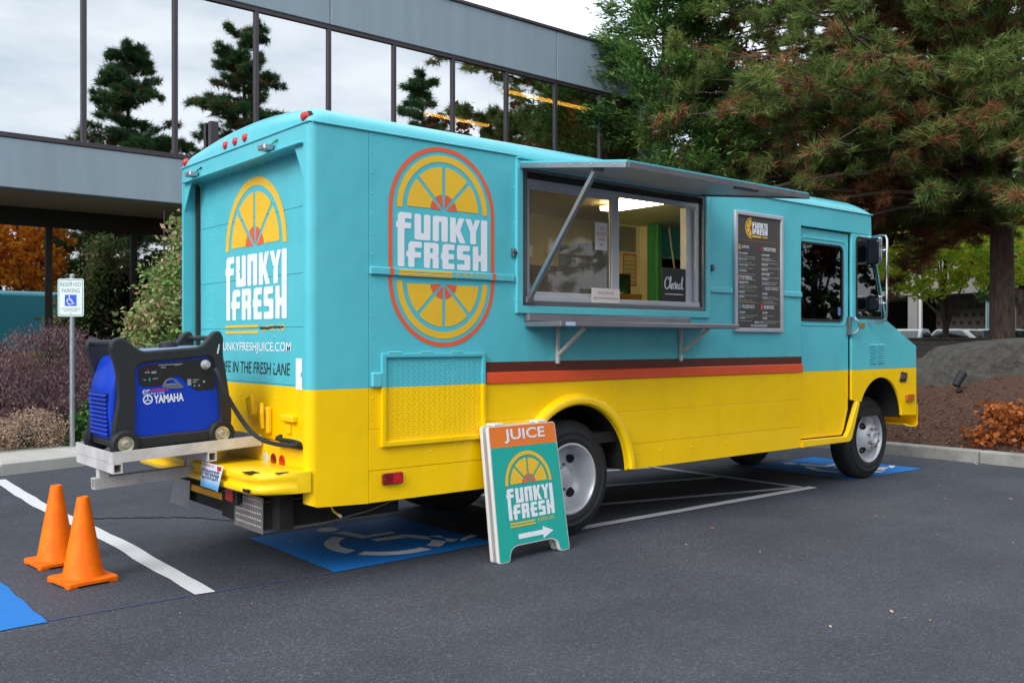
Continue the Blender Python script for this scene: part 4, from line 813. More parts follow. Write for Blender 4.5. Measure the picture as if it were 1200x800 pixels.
# bark chips
v = []; f = []
for k in range(9000):
    if k < 7000: x, y = 9.3+abs(r_.gauss(0, 1.6)), r_.uniform(-3, 4); z = hbed(x, y)
    else: lx, ly = r_.uniform(-3, 4), 1.55+abs(r_.gauss(0, .5)); x, y = -.36+lx*ca-ly*sa, 6.53+lx*sa+ly*ca; z = hbl(x, y)
    s = r_.uniform(.012, .035); th = r_.uniform(0, 6.3); c_, s_ = math.cos(th)*s, math.sin(th)*s; i = len(v)
    v += [(x-c_, y-s_, z+.002), (x+s_*.35, y-c_*.35, z+.01), (x+c_, y+s_, z+r_.uniform(.004, .03)), (x-s_*.35, y+c_*.35, z+.012)]; f.append((i, i+1, i+2, i+3))
me = bpy.data.meshes.new('chips'); me.from_pydata(v, [], f)
tag(link('bark_chips', me, leaf_mat('chips', ('#2c1c15', '#4d3426', '#6a4a35', '#8d6c50', '#3a261c'), .9, .05), None, smooth=False), 'loose bark chips covering the planting beds', 'mulch', kind='stuff')

# ================================================================== GENERATOR CARRIER, GENERATOR, CABLE
sag = R(-2.6)
C_ = tag(empty('cargo_carrier', (-.945, .66, .842), (0, sag, 0)), 'scuffed white steel hitch carrier platform holding the blue generator', 'cargo carrier')
CL, CW = .945, .74
def prt(nm, mat, par, *a, **k): return MB().box(*a, **k).build(nm, mat, par)
prt('side_rail', steel_w, C_, 0, CL, -.004, .004, -.068, 0, b=.001); prt('side_rail', steel_w, C_, 0, CL, CW-.004, CW+.004, -.068, 0, b=.001); prt('end_rail', steel_w, C_, -.004, .004, .005, CW-.005, -.068, 0, b=.001); prt('end_rail', steel_w, C_, CL-.004, CL+.004, .005, CW-.005, -.068, 0, b=.001)
prt('deck', alu_d, C_, .005, CL-.005, .005, CW-.005, -.066, -.058, b=.001)
def sqtube(x0, x1, y0, y1, z0, z1, axis, par):
    t = .007; mb = MB()
    if axis == 'y':
        for a in ((x0, x1, y0, y1, z0, z0+t), (x0, x1, y0, y1, z1-t, z1), (x0, x0+t, y0, y1, z0+t, z1-t), (x1-t, x1, y0, y1, z0+t, z1-t)): mb.box(*a, b=.001)
        mb.box(x0+t, x1-t, y0+.25, y0+.26, z0+t, z1-t, b=0)
    else:
        for a in ((x0, x1, y0, y1, z0, z0+t), (x0, x1, y0, y1, z1-t, z1), (x0, x1, y0, y0+t, z0+t, z1-t), (x0, x1, y1-t, y1, z0+t, z1-t)): mb.box(*a, b=.001)
        mb.box(x0+.25, x0+.26, y0+t, y1-t, z0+t, z1-t, b=0)
    return mb.build('cross_tube' if axis == 'y' else 'draw_bar', steel_w, par, smooth=False)
sqtube(.0, .055, -.01, CW+.01, -.13, -.070, 'y', C_); sqtube(.58, .635, -.01, CW+.01, -.13, -.070, 'y', C_)
sqtube(-.01, CL+.1, .345, .415, -.265, -.195, 'x', C_); prt('upright', steel_w, C_, .02, .085, .35, .41, -.196, -.131); prt('upright', steel_w, C_, .58, .635, .35, .41, -.196, -.131)
G = tag(empty('generator', (-.93, .69, .792), (0, sag, 0)), 'blue and black wheeled inverter generator on the white carrier', 'generator')
outer = rpoly([(.0, .075), (.10, .045), (.66, .045), (.745, .09), (.755, .22), (.735, .42), (.712, .60), (.722, .70), (.700, .748), (.655, .742), (.585, .665), (.545, .648), (.20, .640), (.14, .688), (.085, .733), (.035, .722), (.012, .672), (.050, .52), (.048, .36), (.015, .2)], .03, 5)
inner = rpoly([(.135, .15), (.16, .122), (.60, .122), (.672, .165), (.672, .31), (.652, .55), (.625, .588), (.20, .568), (.158, .54), (.150, .36)], .035, 5)
for y, s in ((.0, 1), (.49, -1)):
    PR('frame_side', blackp, G, [outer, inner], SIDE, (0, y+(.055 if s > 0 else .055), 0), .055, .012)
PR('near_panel', blue_g, G, [rpoly([(.12, .11), (.68, .11), (.69, .31), (.665, .60), (.16, .585), (.14, .36)], .03)], SIDE, (0, .05, 0), .03, .008)
PR('far_panel', blue_g, G, [rpoly([(.12, .11), (.68, .11), (.69, .31), (.665, .60), (.16, .585), (.14, .36)], .03)], SIDE, (0, .52, 0), .03, .008)
bd = PR('body_shell', blue_g, G, [rpoly([(.02, .10), (.72, .10), (.725, .34), (.69, .62), (.10, .615), (.03, .44), (.012, .3)], .04)], SIDE, (0, .485, 0), .43, .02)
PR('top_cover', M('silver_blue', '#7f93b4', .35, .2, var=.08), G, [rpoly([(.19, .60), (.66, .60), (.64, .655), (.22, .645)], .02)], SIDE, (0, .46, 0), .37, .012)
MB().lathe([(0, .03), (.05, .03), (.06, .02), (.062, -.01)], (.46, .27, .66), 'z', 20).build('fuel_cap', blackp, G)
prt('base_tray', blackp, G, .03, .725, .02, .53, .055, .118, b=.012)
for k in range(10): MB().box(-.003, .024, .10, .43, .135+k*.026, .152+k*.026, b=.006).build('louvre', blue_g, bd)
prt('louvre_slot', hole_m, bd, .012, .018, .10, .43, .13, .39, b=0)
for x in (.055, .685):
    MB().tube([(x, .03, .70), (x, .51, .70)], .017, 10).build('carry_handle', blackp, G)
ctl = PR('control_panel', M('panel_black', '#1a1b1d', .4), G, [rpoly([(.175, .53), (.18, .44), (.20, .425), (.30, .42), (.345, .445), (.385, .475), (.43, .47), (.49, .41), (.535, .372), (.65, .375), (.655, .45), (.645, .56), (.63, .575), (.22, .555)], .015)], SIDE, (0, .02, 0), .004, .001)
PY = .0145
PR('panel_graphics', M('panel_grey', '#8d9298', .5), ctl, [rect(.215, .505, .245, .512), rect(.255, .50, .285, .513), rect(.205, .462, .22, .468), rect(.26, .465, .295, .470), rect(.30, .545, .45, .551), rect(.315, .53, .345, .536), rect(.40, .54, .43, .546), rect(.475, .41, .50, .45), rect(.51, .44, .55, .446), rect(.51, .425, .535, .432), rect(.515, .40, .525, .41), rect(.545, .40, .555, .41), rect(.575, .42, .59, .434)], SIDE, (0, PY, 0))
PR('panel_red_mark', red_l, ctl, [rect(.232, .514, .238, .528), rect(.305, .488, .312, .494)], SIDE, (0, PY, 0)); PR('panel_green_mark', sign_teal, ctl, [rect(.238, .455, .246, .474)], SIDE, (0, PY, 0))
PR('choke_bezel', chrome, G, [rpoly([(.315, .41), (.34, .455), (.375, .465), (.40, .455), (.455, .40), (.34, .402)], .012), rpoly([(.335, .428), (.35, .452), (.375, .456), (.395, .442), (.405, .428)], .006)], SIDE, (0, .0205, 0), .006, .001)
TX('generator_lettering', white_p, G, 'YAMAHA', .185, .052, SIDE, (.264, .0195, .315), bold=.035)
PR('generator_emblem', white_p, G, [circ(.228, .342, .03), circ(.228, .342, .022)], SIDE, (0, .0195, 0)); PR('generator_emblem', white_p, G, [[(.228+r0*math.cos(R(a+da)), .342+r0*math.sin(R(a+da))) for r0, da in ((.003, -60), (.02, -9), (.02, 9), (.003, 60))] for a in (90, 210, 330)], SIDE, (0, .0195, 0))
TX('generator_lettering', white_p, G, 'EF', .05, .018, SIDE, (.195, .0195, .385), shear=.3, bold=.012); TX('generator_lettering', M('print_red', '#d2404a', .5), G, '6300iSDE', .115, .018, SIDE, (.247, .0195, .387), shear=.3, bold=.01); TX('generator_lettering', white_p, G, 'INVERTER', .13, .009, SIDE, (.20, .0195, .372), shear=.2)
TX('generator_lettering', white_p, G, 'i', .022, .06, SIDE, (.668, -.0015, .60), shear=.3, bold=.02)
for x in (.075, .675):
    for (y, s) in ((-.02, 1), (.565, -1)):
        mb = MB(); mb.lathe([(.05, .004*s), (.058, -.004*s), (.074, -.003*s), (.086, .010*s), (.086, .045*s), (.066, .055*s), (.045, .055*s)], (x, y, .0865), 'y', 28); wh = mb.build('wheel', black, G)
        MB().lathe([(.05, .004*s), (.046, -.002*s), (.03, .004*s), (.024, -.012*s), (.012, -.014*s), (.01, -.008*s), (0, -.008*s)], (x, y, .0865), 'y', 24).build('hub', M('hub_cream', '#c3bda9', .3, .6, var=.1), wh)
mb = MB(); mb.lathe([(0, -.045), (.018, -.044), (.022, -.035), (.022, -.01), (.03, -.008), (.03, .016)], (.595, .016, .535), 'y', 20); mb.build('power_plug', M('plug_grey', '#b9bdc0', .35, .3), G)
cab = [(-.325, .63, 1.325), (-.315, .60, 1.29), (-.28, .58, 1.18), (-.225, .56, 1.07), (-.16, .50, .945), (-.12, .40, .885), (-.095, .30, .868), (-.085, .18, .866), (-.06, .11, .868), (-.01, .10, .872), (.02, .25, .874), (.0, .42, .878), (.06, .5, .885)]
def smooth_path(P, n=6):
    P = [Vector(p) for p in P]; o = []
    for i in range(len(P)-1):
        p0, p1, p2, p3 = P[max(i-1, 0)], P[i], P[i+1], P[min(i+2, len(P)-1)]
        for k in range(n):
            t = k/n; o.append(.5*((2*p1)+(p2-p0)*t+(2*p0-5*p1+4*p2-p3)*t*t+(3*p1-p0-3*p2+p3)*t**3))
    o.append(P[-1]); return o
tag(MB().tube(smooth_path(cab), .0145, 10).build('power_cable', black, None), 'thick black power cable looping from the generator into the rear of the truck', 'cable')

# ================================================================== CONES
def cone(loc, rz, label):
    c_ = tag(empty('traffic_cone', loc, (0, 0, rz)), label, 'traffic cone', 'orange cones behind the truck')
    b_ = MB(); ro = rect(-.16, -.16, .16, .16, .03, 3); n = len(ro); v = [(x, y, z) for (z, k) in ((.012, 1), (.03, 1), (.036, .965)) for x, y in [(a*k, b*k) for a, b in ro]]
    f = [(i*n+j, i*n+(j+1) % n, (i+1)*n+(j+1) % n, (i+1)*n+j) for i in range(2) for j in range(n)] + [tuple(range(n)), tuple(range(2*n, 3*n))]; b_.add(v, f)
    for sx in (-1, 1):
        for sy in (-1, 1): b_.box(sx*.125-.03, sx*.125+.03, sy*.125-.03, sy*.125+.03, 0, .0125, b=.002)
    b_.build('base', cone_m, c_, ang=30)
    MB().lathe([(.128, .036), (.122, .042), (.119, .058), (.116, .062), (.036, .52), (.033, .528), (.028, .53), (.024, .525), (.024, .40)], (0, 0, 0), 'z', 36).build('body', cone_m, c_, ang=50); return c_
cone((-.985, 1.10, 0), R(8), 'orange traffic cone standing beside the corner of the blue pad'); cone((-.985, 1.72, 0), R(5), 'orange traffic cone closer to the sidewalk, past the cone by the blue pad')

# ================================================================== A-FRAME SIGN
A_ = tag(empty('sandwich_board', (1.272, -.245, 0), (0, 0, R(3.5))), 'teal folding sandwich board reading JUICE beside the rear wheel', 'sandwich board')
BW, BH = .70, .925
bo = rpoly([(0, 0), (.105, 0), (.125, .075), (.175, .098), (BW-.175, .098), (BW-.125, .075), (BW-.105, 0), (BW, 0), (BW-.02, BH), (.02, BH)], .025, 5)
ln = R(8.5)
def leaned(me, back): return me
for (nm, y0, sg) in (('front_board', 0, 1), ('back_board', .062, -1)):
    me = flat([bo], .028, .004); m4 = Matrix.Translation((0, y0, 0)) @ Matrix.Rotation(-ln, 4, 'X') @ basis(SIDE, (0, .0, 0)); me.transform(m4); o = link(nm, me, sign_edge, A_)
    if sg > 0: fb, m4f = o, m4
def sp(nm, mat, polys=None, me=None, off=.0155):
    me = me or flat(polys); me.transform(m4f @ Matrix.Translation((0, 0, off))); return link(nm, me, mat, fb, smooth=False)
hz = .775
w_at = lambda y: .02*y/BH+.010
body_o = rpoly([(.010, .008), (.097, .008), (.118, .082), (.172, .107), (BW-.172, .107), (BW-.118, .082), (BW-.097, .008), (BW-.010, .008), (BW-w_at(hz), hz), (w_at(hz), hz)], .018, 4)
sp('face_print', sign_teal, [body_o]); sp('header_print', sign_or, [rpoly([(w_at(hz), hz+.0005), (BW-w_at(hz), hz+.0005), (BW-.029, BH-.006), (.029, BH-.006)], .0)])
m_ = textmesh('JUICE', .16, 'CENTER', bold=.006); m_.transform(Matrix.Translation((BW/2, hz+.024, 0))); 
xs_ = [v_.co.x for v_ in m_.vertices]; ys_ = [v_.co.y for v_ in m_.vertices]; bpy.data.meshes.remove(m_)
m_ = fit_text('JUICE', .40, .098, bold=.02); m_.transform(Matrix.Translation((.16, hz+.025, 0))); sp('board_lettering', white_p, me=m_, off=.018)
S3, X3, Y3 = .455, .125, .275
Yu, Ou = fruit(.515, 1)
sp('board_emblem_slice', fruit_y, xf(Yu, S3, X3, Y3), off=.018); sp('board_emblem_heart', fruit_o, xf(Ou, S3, X3, Y3), off=.018); sp('board_emblem_lettering', white_p, xf(letters(), S3, X3, Y3), off=.018)
sp('board_emblem_bar', fruit_y, [rect(.135, .245, .375, .256), rect(.135, .226, .375, .237)], off=.018); m_ = fit_text('JUICE CO.', .175, .028, bold=.01); m_.transform(Matrix.Translation((.40, .232, 0))); sp('board_lettering', fruit_y, me=m_, off=.018)
sp('arrow_print', white_p, [[(.20, .142), (.44, .142), (.44, .115), (.545, .158), (.44, .20), (.44, .176), (.20, .176)]], off=.018)
for x in (.08, .50): MB().box(x, x+.10, .125, .215, BH*.985, BH*.985+.022, b=.008).build('hinge', sign_edge, A_)

# ================================================================== CLOSED SIGN AND SHELF PLANT
cs = tag(empty('closed_sign', (3.30, .075, WZ0+.086)), 'small black sign lettered Closed standing in the serving window', 'sign')
PR('sign_plate', M('sign_black', '#16131a', .35), cs, [rect(0, 0, .30, .285, .006)], SIDE, (0, .0, 0), .012, .002)

strokes = [[(.085,.185),(.075,.205),(.055,.205),(.035,.175),(.03,.14),(.04,.115),(.06,.108),(.08,.12)], [(.08,.12),(.10,.16),(.112,.20),(.104,.215),(.097,.19),(.098,.13),(.108,.11)], [(.108,.11),(.118,.135),(.132,.155),(.118,.15),(.114,.125),(.124,.11),(.138,.118),(.14,.14),(.132,.155),(.15,.148)], [(.15,.148),(.166,.17),(.168,.14),(.164,.115),(.15,.11)], [(.164,.113),(.18,.122),(.197,.145),(.19,.157),(.18,.145),(.181,.12),(.195,.11),(.212,.122)], [(.242,.15),(.225,.155),(.212,.14),(.214,.118),(.228,.11),(.244,.13),(.258,.19),(.26,.215),(.25,.18),(.25,.125),(.258,.11),(.27,.118)]]
for st_ in strokes: MB().tube([(x, -.0135, z) for x, z in st_], .0055, 6).build('sign_lettering', white_p, cs)
PR('sign_underline', white_p, cs, [rect(.035, .062, .27, .068)], SIDE, (0, -.0135, 0))
pl = tag(empty('shelf_plant', (4.80, TW-.13, 1.961)), 'small potted green plant on the wooden wall shelf inside the truck', 'plant')
MB().lathe([(0, 0), (.035, 0), (.045, .08), (.04, .08), (.035, .07), (0, .07)], (0, 0, 0), 'z', 16).build('pot', paper, pl)

# ================================================================== PARKING SIGN
RS = tag(empty('parking_sign', (.72, 7.75, .1), (0, 0, R(-42))), 'reserved parking sign with blue wheelchair square on a galvanised post', 'sign')
MB().tube([(0, 0, 0), (0, 0, 2.24)], .032, 14).lathe([(.034, 0), (.034, .02), (.02, .035), (0, .038)], (0, 0, 2.235), 'z', 14).build('post', M('galvanised', '#a4aab0', .4, .7, var=.1, vscale=12), RS)
gtx = M('sign_green', '#2e7a73', .5); gw = M('sign_white', '#d2dcda', .5, var=.03)
PR('sign_plate', gw, RS, [rect(-.17, 1.72, .17, 2.205, .03)], SIDE, (0, -.033, 0), .004, .001)
SY = -.0378
PR('sign_border', gtx, RS, [rect(-.158, 1.732, .158, 2.193, .025), rect(-.15, 1.74, .15, 2.185, .02)], SIDE, (0, SY, 0))
TX('sign_lettering', gtx, RS, 'RESERVED', .27, .055, SIDE, (-.135, SY, 2.105)); TX('sign_lettering', gtx, RS, 'PARKING', .235, .055, SIDE, (-.117, SY, 2.025))
PR('symbol_square', M('sign_blue', '#1450c8', .5), RS, [rect(-.077, 1.855, .077, 2.0, .006)], SIDE, (0, SY, 0)); PR('wheelchair_symbol', white_p, RS, [[(x, y) for x, y in p_] for p_ in isa(-.005, 1.93, .145)], SIDE, (0, SY-.0015, 0))
TX('sign_lettering', gtx, RS, 'STATE DISABLED PARKING', .25, .018, SIDE, (-.125, SY, 1.81)); TX('sign_lettering', gtx, RS, 'PERMIT REQUIRED', .18, .018, SIDE, (-.09, SY, 1.783))
for z in (2.17, 1.76): MB().lathe([(0, -.005), (.007, -.004), (.009, 0)], (0, SY, z), 'y', 8).build('bolt', alu, RS)

# ================================================================== OFFICE BUILDING
panel_m = M('spandrel_concrete', '#85949f', .75, var=.06, vscale=1.2, bump=.12, bscale=60, bdist=.003, stretch=(3, 3, .25))
coping_m = M('coping_metal', '#4c474c', .45, .4, var=.05); mull_m = M('mullion_metal', '#433d41', .45, .4); brown_m = M('bronze_frame', '#2b2320', .5, .3); soffit_m = M('soffit', '#a39c84', .8, var=.08)
off_glass = glass_mat('office_glass', '#b5ac9c', .60, .004, .10, (.80, .84, .88)); low_glass = glass_mat('lobby_glass', '#6a6a64', .42, .01, .08); room_m = M('office_room', '#241f1d', .8, var=.2, vscale=1); strip_m = M('office_tube', (1., .62, .13), .5, emit=9)
OB = tag(empty('office_building', (12, 11.4, 0)), 'grey office building with a band of mirrored upper windows over a recessed ground floor', 'building')
def ob(nm, mat, x0, x1, y0, y1, z0, z1, b=.004, par=OB): return MB().box(x0-12, x1-12, y0-11.4, y1-11.4, z0, z1, b=b).build(nm, mat, par)
OY, BX0, BX1 = 11.39, -14.93, 25.9
x = 1.87-1.527*11+.0
joints = [1.87+1.527*k for k in (-11, -9, -5, -1, 3, 7, 9)]
for a, b in zip(joints[:-1], joints[1:]):
    ob('parapet_panel', panel_m, a+.008, b-.008, OY-.06, OY+.25, 7.76, 8.93, .012); ob('spandrel_panel', panel_m, a+.008, b-.008, OY-.10, OY+.25, 3.93, 4.72, .012)
ob('coping', coping_m, joints[0], joints[-1], OY-.10, OY+.4, 8.932, 9.0); ob('window_head', mull_m, joints[0], joints[-1], OY-.03, OY+.10, 7.68, 7.758); ob('window_sill', mull_m, joints[0], joints[-1], OY-.12, OY+.10, 4.724, 4.80)
for k in range(-11, 9):
    x = 1.87+1.527*k; ob('mullion', mull_m, x-.04, x+.04, OY-.03, OY+.06, 4.802, 7.678)
    wp = ob('window_pane', off_glass, x+.042, x+1.485, OY+.018, OY+.030, 4.802, 7.678, 0); c_ = Vector((x+.76-12, OY+.024-11.4, 6.24)); wp.data.transform(Matrix.Translation(c_) @ Matrix.Rotation(R(random.uniform(-.22, .22)), 4, 'Z') @ Matrix.Rotation(R(random.uniform(-.18, .18)), 4, 'X') @ Matrix.Translation(-c_))
    ob('lobby_mullion', brown_m, x-.055, x+.055, 13.55, 13.67, .155, 3.60); ob('lobby_pane', low_glass, x+.057, x+1.47, 13.60, 13.615, .155, 3.60, 0)
ob('soffit', soffit_m, joints[0], joints[-1], OY+.252, 13.7, 3.93, 4.0, 0); ob('lobby_header', brown_m, joints[0], joints[-1], 13.54, 13.68, 3.602, 3.928); ob('lobby_base', brown_m, joints[0], joints[-1], 13.5, 13.7, -.05, .15)
for a in joints[1:-1]: ob('soffit_joint', brown_m, a-.01, a+.01, OY+.26, 13.5, 3.922, 3.929, 0)
for a in (-8, -1.0, 5.4, 12.0): ob('column', brown_m, a, a+.5, 12.6, 13.1, -.05, 3.929)
ob('room_back', room_m, joints[0], joints[-1], 19.0, 19.2, .1, 8.9, 0); ob('room_floor', room_m, joints[0], joints[-1], 11.65, 19.0, 4.1, 4.3, 0); ob('room_ceiling', room_m, joints[0], joints[-1], 11.65, 19.0, 7.60, 7.75, 0); ob('lobby_back', room_m, joints[0], joints[-1], 16.5, 16.6, 0, 3.92, 0); ob('roof_deck', coping_m, joints[0], joints[-1], 11.4, 19.2, 8.5, 8.6, 0)
ob('end_wall', panel_m, joints[-1], joints[-1]+.3, OY-.1, 19.2, 0, 8.93); ob('end_wall', panel_m, joints[0]-.3, joints[0], OY-.1, 19.2, 0, 8.93)
for (a, b, y) in ((11.55, 13.7, 15.4), (11.7, 15.0, 12.3)): ob('ceiling_light', strip_m, a, b, y-.06, y+.06, 7.53, 7.585)
ob('room_column', M('room_tan', '#8a6238', .7), 14.15, 14.45, 12.6, 12.9, 4.31, 7.59)
MB().box(-8.02, -7.87, -.155, -.045, 4.725, 5.47).build('vent_post', mull_m, OB)

# ================================================================== RIGHT BACKGROUND: wall, far lot, cars, concrete building
blk = bpy.data.materials.new('block_wall'); blk.use_nodes = True; t_ = blk.node_tree; b_ = t_.nodes['Principled BSDF']
br = t_.nodes.new('ShaderNodeTexBrick'); br.inputs['Scale'].default_value = 1; br.inputs['Brick Width'].default_value = .4; br.inputs['Row Height'].default_value = .2; br.inputs['Mortar Size'].default_value = .008
br.inputs['Color1'].default_value = (*lin('#8d857c'), 1); br.inputs['Color2'].default_value = (*lin('#7c756e'), 1); br.inputs['Mortar'].default_value = (*lin('#5b5650'), 1)
tcx = t_.nodes.new('ShaderNodeTexCoord'); sx_ = t_.nodes.new('ShaderNodeSeparateXYZ'); cx_ = t_.nodes.new('ShaderNodeCombineXYZ'); t_.links.new(tcx.outputs['Object'], sx_.inputs[0]); t_.links.new(sx_.outputs['Y'], cx_.inputs['X']); t_.links.new(sx_.outputs['Z'], cx_.inputs['Y']); t_.links.new(cx_.outputs[0], br.inputs['Vector']); t_.links.new(br.outputs['Color'], b_.inputs['Base Color']); b_.inputs['Roughness'].default_value = .9
W_ = tag(empty('block_wall', (27.0, 5, 0)), 'low tan block wall with a dark cap behind the boulder', 'wall'); MB().box(0, .25, -14, 14, .2, 1.53, b=.01).build('masonry', blk, W_); MB().box(-.03, .28, -14.02, 14.02, 1.531, 1.62, b=.015).build('cap', M('wall_cap', '#5d5850', .85, var=.1), W_)
tag(BOX('upper_lot', asphalt, None, 27.26, 120, -60, 80, .3, .57, b=0), 'raised asphalt lot behind the block wall', 'ground', kind='structure')
def car(loc, rz, paint, label):
    c_ = tag(empty('parked_car', loc, (0, 0, rz)), label, 'car', 'cars parked behind the block wall')
    prof = rpoly([(-2.15, .35), (-2.18, .62), (-2.05, .88), (-1.6, .95), (-.95, 1.40), (-.55, 1.47), (.55, 1.45), (1.15, .98), (1.95, .82), (2.15, .62), (2.13, .33)], .12, 5)
    v = []; f = []; n = len(prof)
    for (y, k, dz) in ((-.86, .97, .0), (-.80, 1, 0), (.80, 1, 0), (.86, .97, 0)): v += [(px*k, y*(1 if pz < .95 else .80), pz) for px, pz in prof]
    for i in range(3):
        for j in range(n): f.append((i*n+j, i*n+(j+1) % n, (i+1)*n+(j+1) % n, (i+1)*n+j))
    f += [tuple(range(n)), tuple(range(3*n, 4*n))]; MB().add(v, f).build('body', paint, c_, ang=40)
    gl = M('car_glass', '#15191d', .08, spec=.8)
    for s in (-1, 1): MB().add([(-1.35, s*.865*.9, .98), (.95, s*.865*.9, .98), (.48, s*.73, 1.39), (-.75, s*.73, 1.39)], [(0, 1, 2, 3)]).build('side_window', gl, c_, smooth=False)
    MB().add([(-1.66, -.66, .97), (-1.66, .66, .97), (-1.02, .58, 1.38), (-1.02, -.58, 1.38)], [(0, 1, 2, 3)]).build('rear_window', gl, c_, smooth=False); MB().add([(1.20, -.66, .985), (1.20, .66, .985), (.63, .58, 1.42), (.63, -.58, 1.42)], [(0, 1, 2, 3)]).build('windscreen', gl, c_, smooth=False)
    for x in (-1.35, 1.35):
        for s in (-1, 1): w__ = MB().lathe([(.17, 0), (.30, -.01*s), (.32, .02*s), (.32, .19*s), (.17, .2*s)], (x, s*-.87, .32), 'y', 24).build('wheel', tyre_m, c_); MB().lathe([(0, .0), (.17, .005*s), (.18, .03*s)], (x, s*-.87, .32), 'y', 16).build('rim', rim_m, w__)
    for s in (-1, 1): MB().box(-2.19, -2.12, s*.72-.1, s*.72+.1, .66, .80).build('tail_lamp', red_l, c_)
    return c_
cw = M('car_white', '#d9dcde', .25, coat=.6); cg = M('car_grey', '#3a3f44', .25, coat=.6)
car((36.2, 14.6, .572), R(15), cw, 'white hatchback nearest the garage pillar, behind the block wall'); car((37.9, 13.3, .572), R(75), cw, 'white low saloon between the two pillars, behind the block wall'); car((38.6, 12.0, .572), R(60), M('car_silver', '#c3d0d2', .25, coat=.6), 'silvery white car beside the pine trunk, behind the block wall'); car((43.0, 14.6, .572), R(90), cg, 'dark grey car behind the white cars')
GB = tag(empty('concrete_building', (47, 16, .57)), 'concrete building with a dark open ground floor and perforated screen wall', 'building')
cb = M('far_concrete', '#86847f', .85, var=.08, vscale=.6); cd = M('far_dark', '#2a2726', .9)
def gb(nm, mat, x0, x1, y0, y1, z0, z1, b=.01, par=GB): return MB().box(x0-47, x1-47, y0-16, y1-16, z0-.57, z1-.57, b=b).build(nm, mat, par)
gb('upper_wall', cb, 46.5, 60, 2, 30, 4.0, 11); gb('back_wall', cd, 54, 54.2, 2, 30, .57, 4.0); gb('side_wall', cb, 47, 54, 29.5, 30, .57, 4.0)
for y in (21.6, 19.4, 12.9, 8): gb('pillar', cb, 46.6, 47.2, y, y+.55, .57, 4.0)
gb('drain_pipe', M('white_pipe', '#c9c9c6', .5), 46.4, 46.55, 19.1, 19.25, .57, 5)
sc = gb('screen_wall', M('screen_wall', '#4f4743', .85, var=.1), 48.5, 48.8, 16.2, 19.3, .57, 4.0)
for i in range(7):
    for j in range(6): gb('screen_opening', cd, 48.42, 48.50, 16.35+i*.42+(j % 2)*.2, 16.5+i*.42+(j % 2)*.2, 1.2+j*.42, 1.33+j*.42, 0, GB)
gb('window_wall', M('wall_tan', '#8d877c', .8), 47.2, 47.5, 13.4, 16.1, .57, 4.0); wf = gb('window_frame', M('frame_white', '#b9bcbc', .5), 47.1, 47.19, 14.9, 16.05, 2.0, 3.85); gb('window_pane', M('pane_green', '#6f9a97', .1, spec=.9), 47.05, 47.098, 15.0, 15.5, 2.1, 3.8, 0); gb('window_pane', M('pane_green2', '#5f8a88', .1, spec=.9), 47.05, 47.098, 15.55, 15.98, 2.1, 3.8, 0)

# ================================================================== BOULDER, UPLIGHT
FAC = [(Vector(a).normalized(), b) for a, b in (((-.2, -1, .35), .62), ((.5, -1, .1), .80), ((-.8, -.7, .5), .98), ((.1, -.8, .9), .78), ((-.5, -.2, 1), .80), ((.9, -.6, .3), 1.25), ((.3, .2, 1), .85), ((-1, .1, .25), 1.55))]
def boulder():
    bm = bmesh.new(); bmesh.ops.create_icosphere(bm, subdivisions=6, radius=1)
    u = Vector((.765, -.644, 0)); v_ = Vector((.644, .765, 0))
    for p in bm.verts:
        q = p.co.copy(); s = Vector((q.x*1.9, q.y*.95, q.z*1.05))
        n1 = mnoise.fractal(q*1.1+Vector((3, 1, 7)), 1, 2, 5); n2 = mnoise.fractal(q*4, 1, 2, 5)
        n3 = abs(mnoise.fractal(q*2.2+Vector((9, 2, 4)), 1, 2, 4)); s *= 1+.15*n1+.075*n2-.10*n3
        for (pn, pd) in FAC:
            ex = s.dot(pn)-pd
            if ex > 0: s -= pn*ex*.9
        s += s.normalized()*.02*n2
        lim = .62+.12*max(-1.2, min(1.0, (s.x+.4)*.9)) + .02*n2       # broken flat top rising to one end
        if s.z > lim: s.z = lim+(s.z-lim)*.12
        if s.x < -.9: s.z *= 1-.45*min(1, (-.9-s.x)/.9)
        if s.y < -.7: s.y = -.7+(s.y+.7)*.3
        p.co = u*s.x+v_*s.y+Vector((0, 0, s.z))
    me = bpy.data.meshes.new('boulder'); bm.to_mesh(me); bm.free(); return me
stone = M('boulder_stone', '#4b4843', .95, c2='#33312d', vscale=9, bump=1.0, bscale=11, bdist=.06)
o = tag(link('boulder', boulder(), stone, None, ang=60), 'large flat topped grey boulder set in the mulch slope', 'boulder'); o.location = (13.15, 1.25, .84)
UL = tag(empty('uplight', (11.62, 1.36, hbed(11.62, 1.36)-.01)), 'small black landscape uplight tilted in front of the boulder', 'uplight')
MB().tube([(0, 0, 0), (0, 0, .16)], .018, 8).build('stake', black, UL); MB().box(-.06, .06, -.035, .035, .02, .07, b=.015).build('bracket', black, UL)
MB().tube([(-.06, .03, .12), (-.02, .01, .19), (.05, -.03, .31), (.06, -.035, .32)], [.05, .062, .068, .055], 16).build('lamp_head', black, UL)

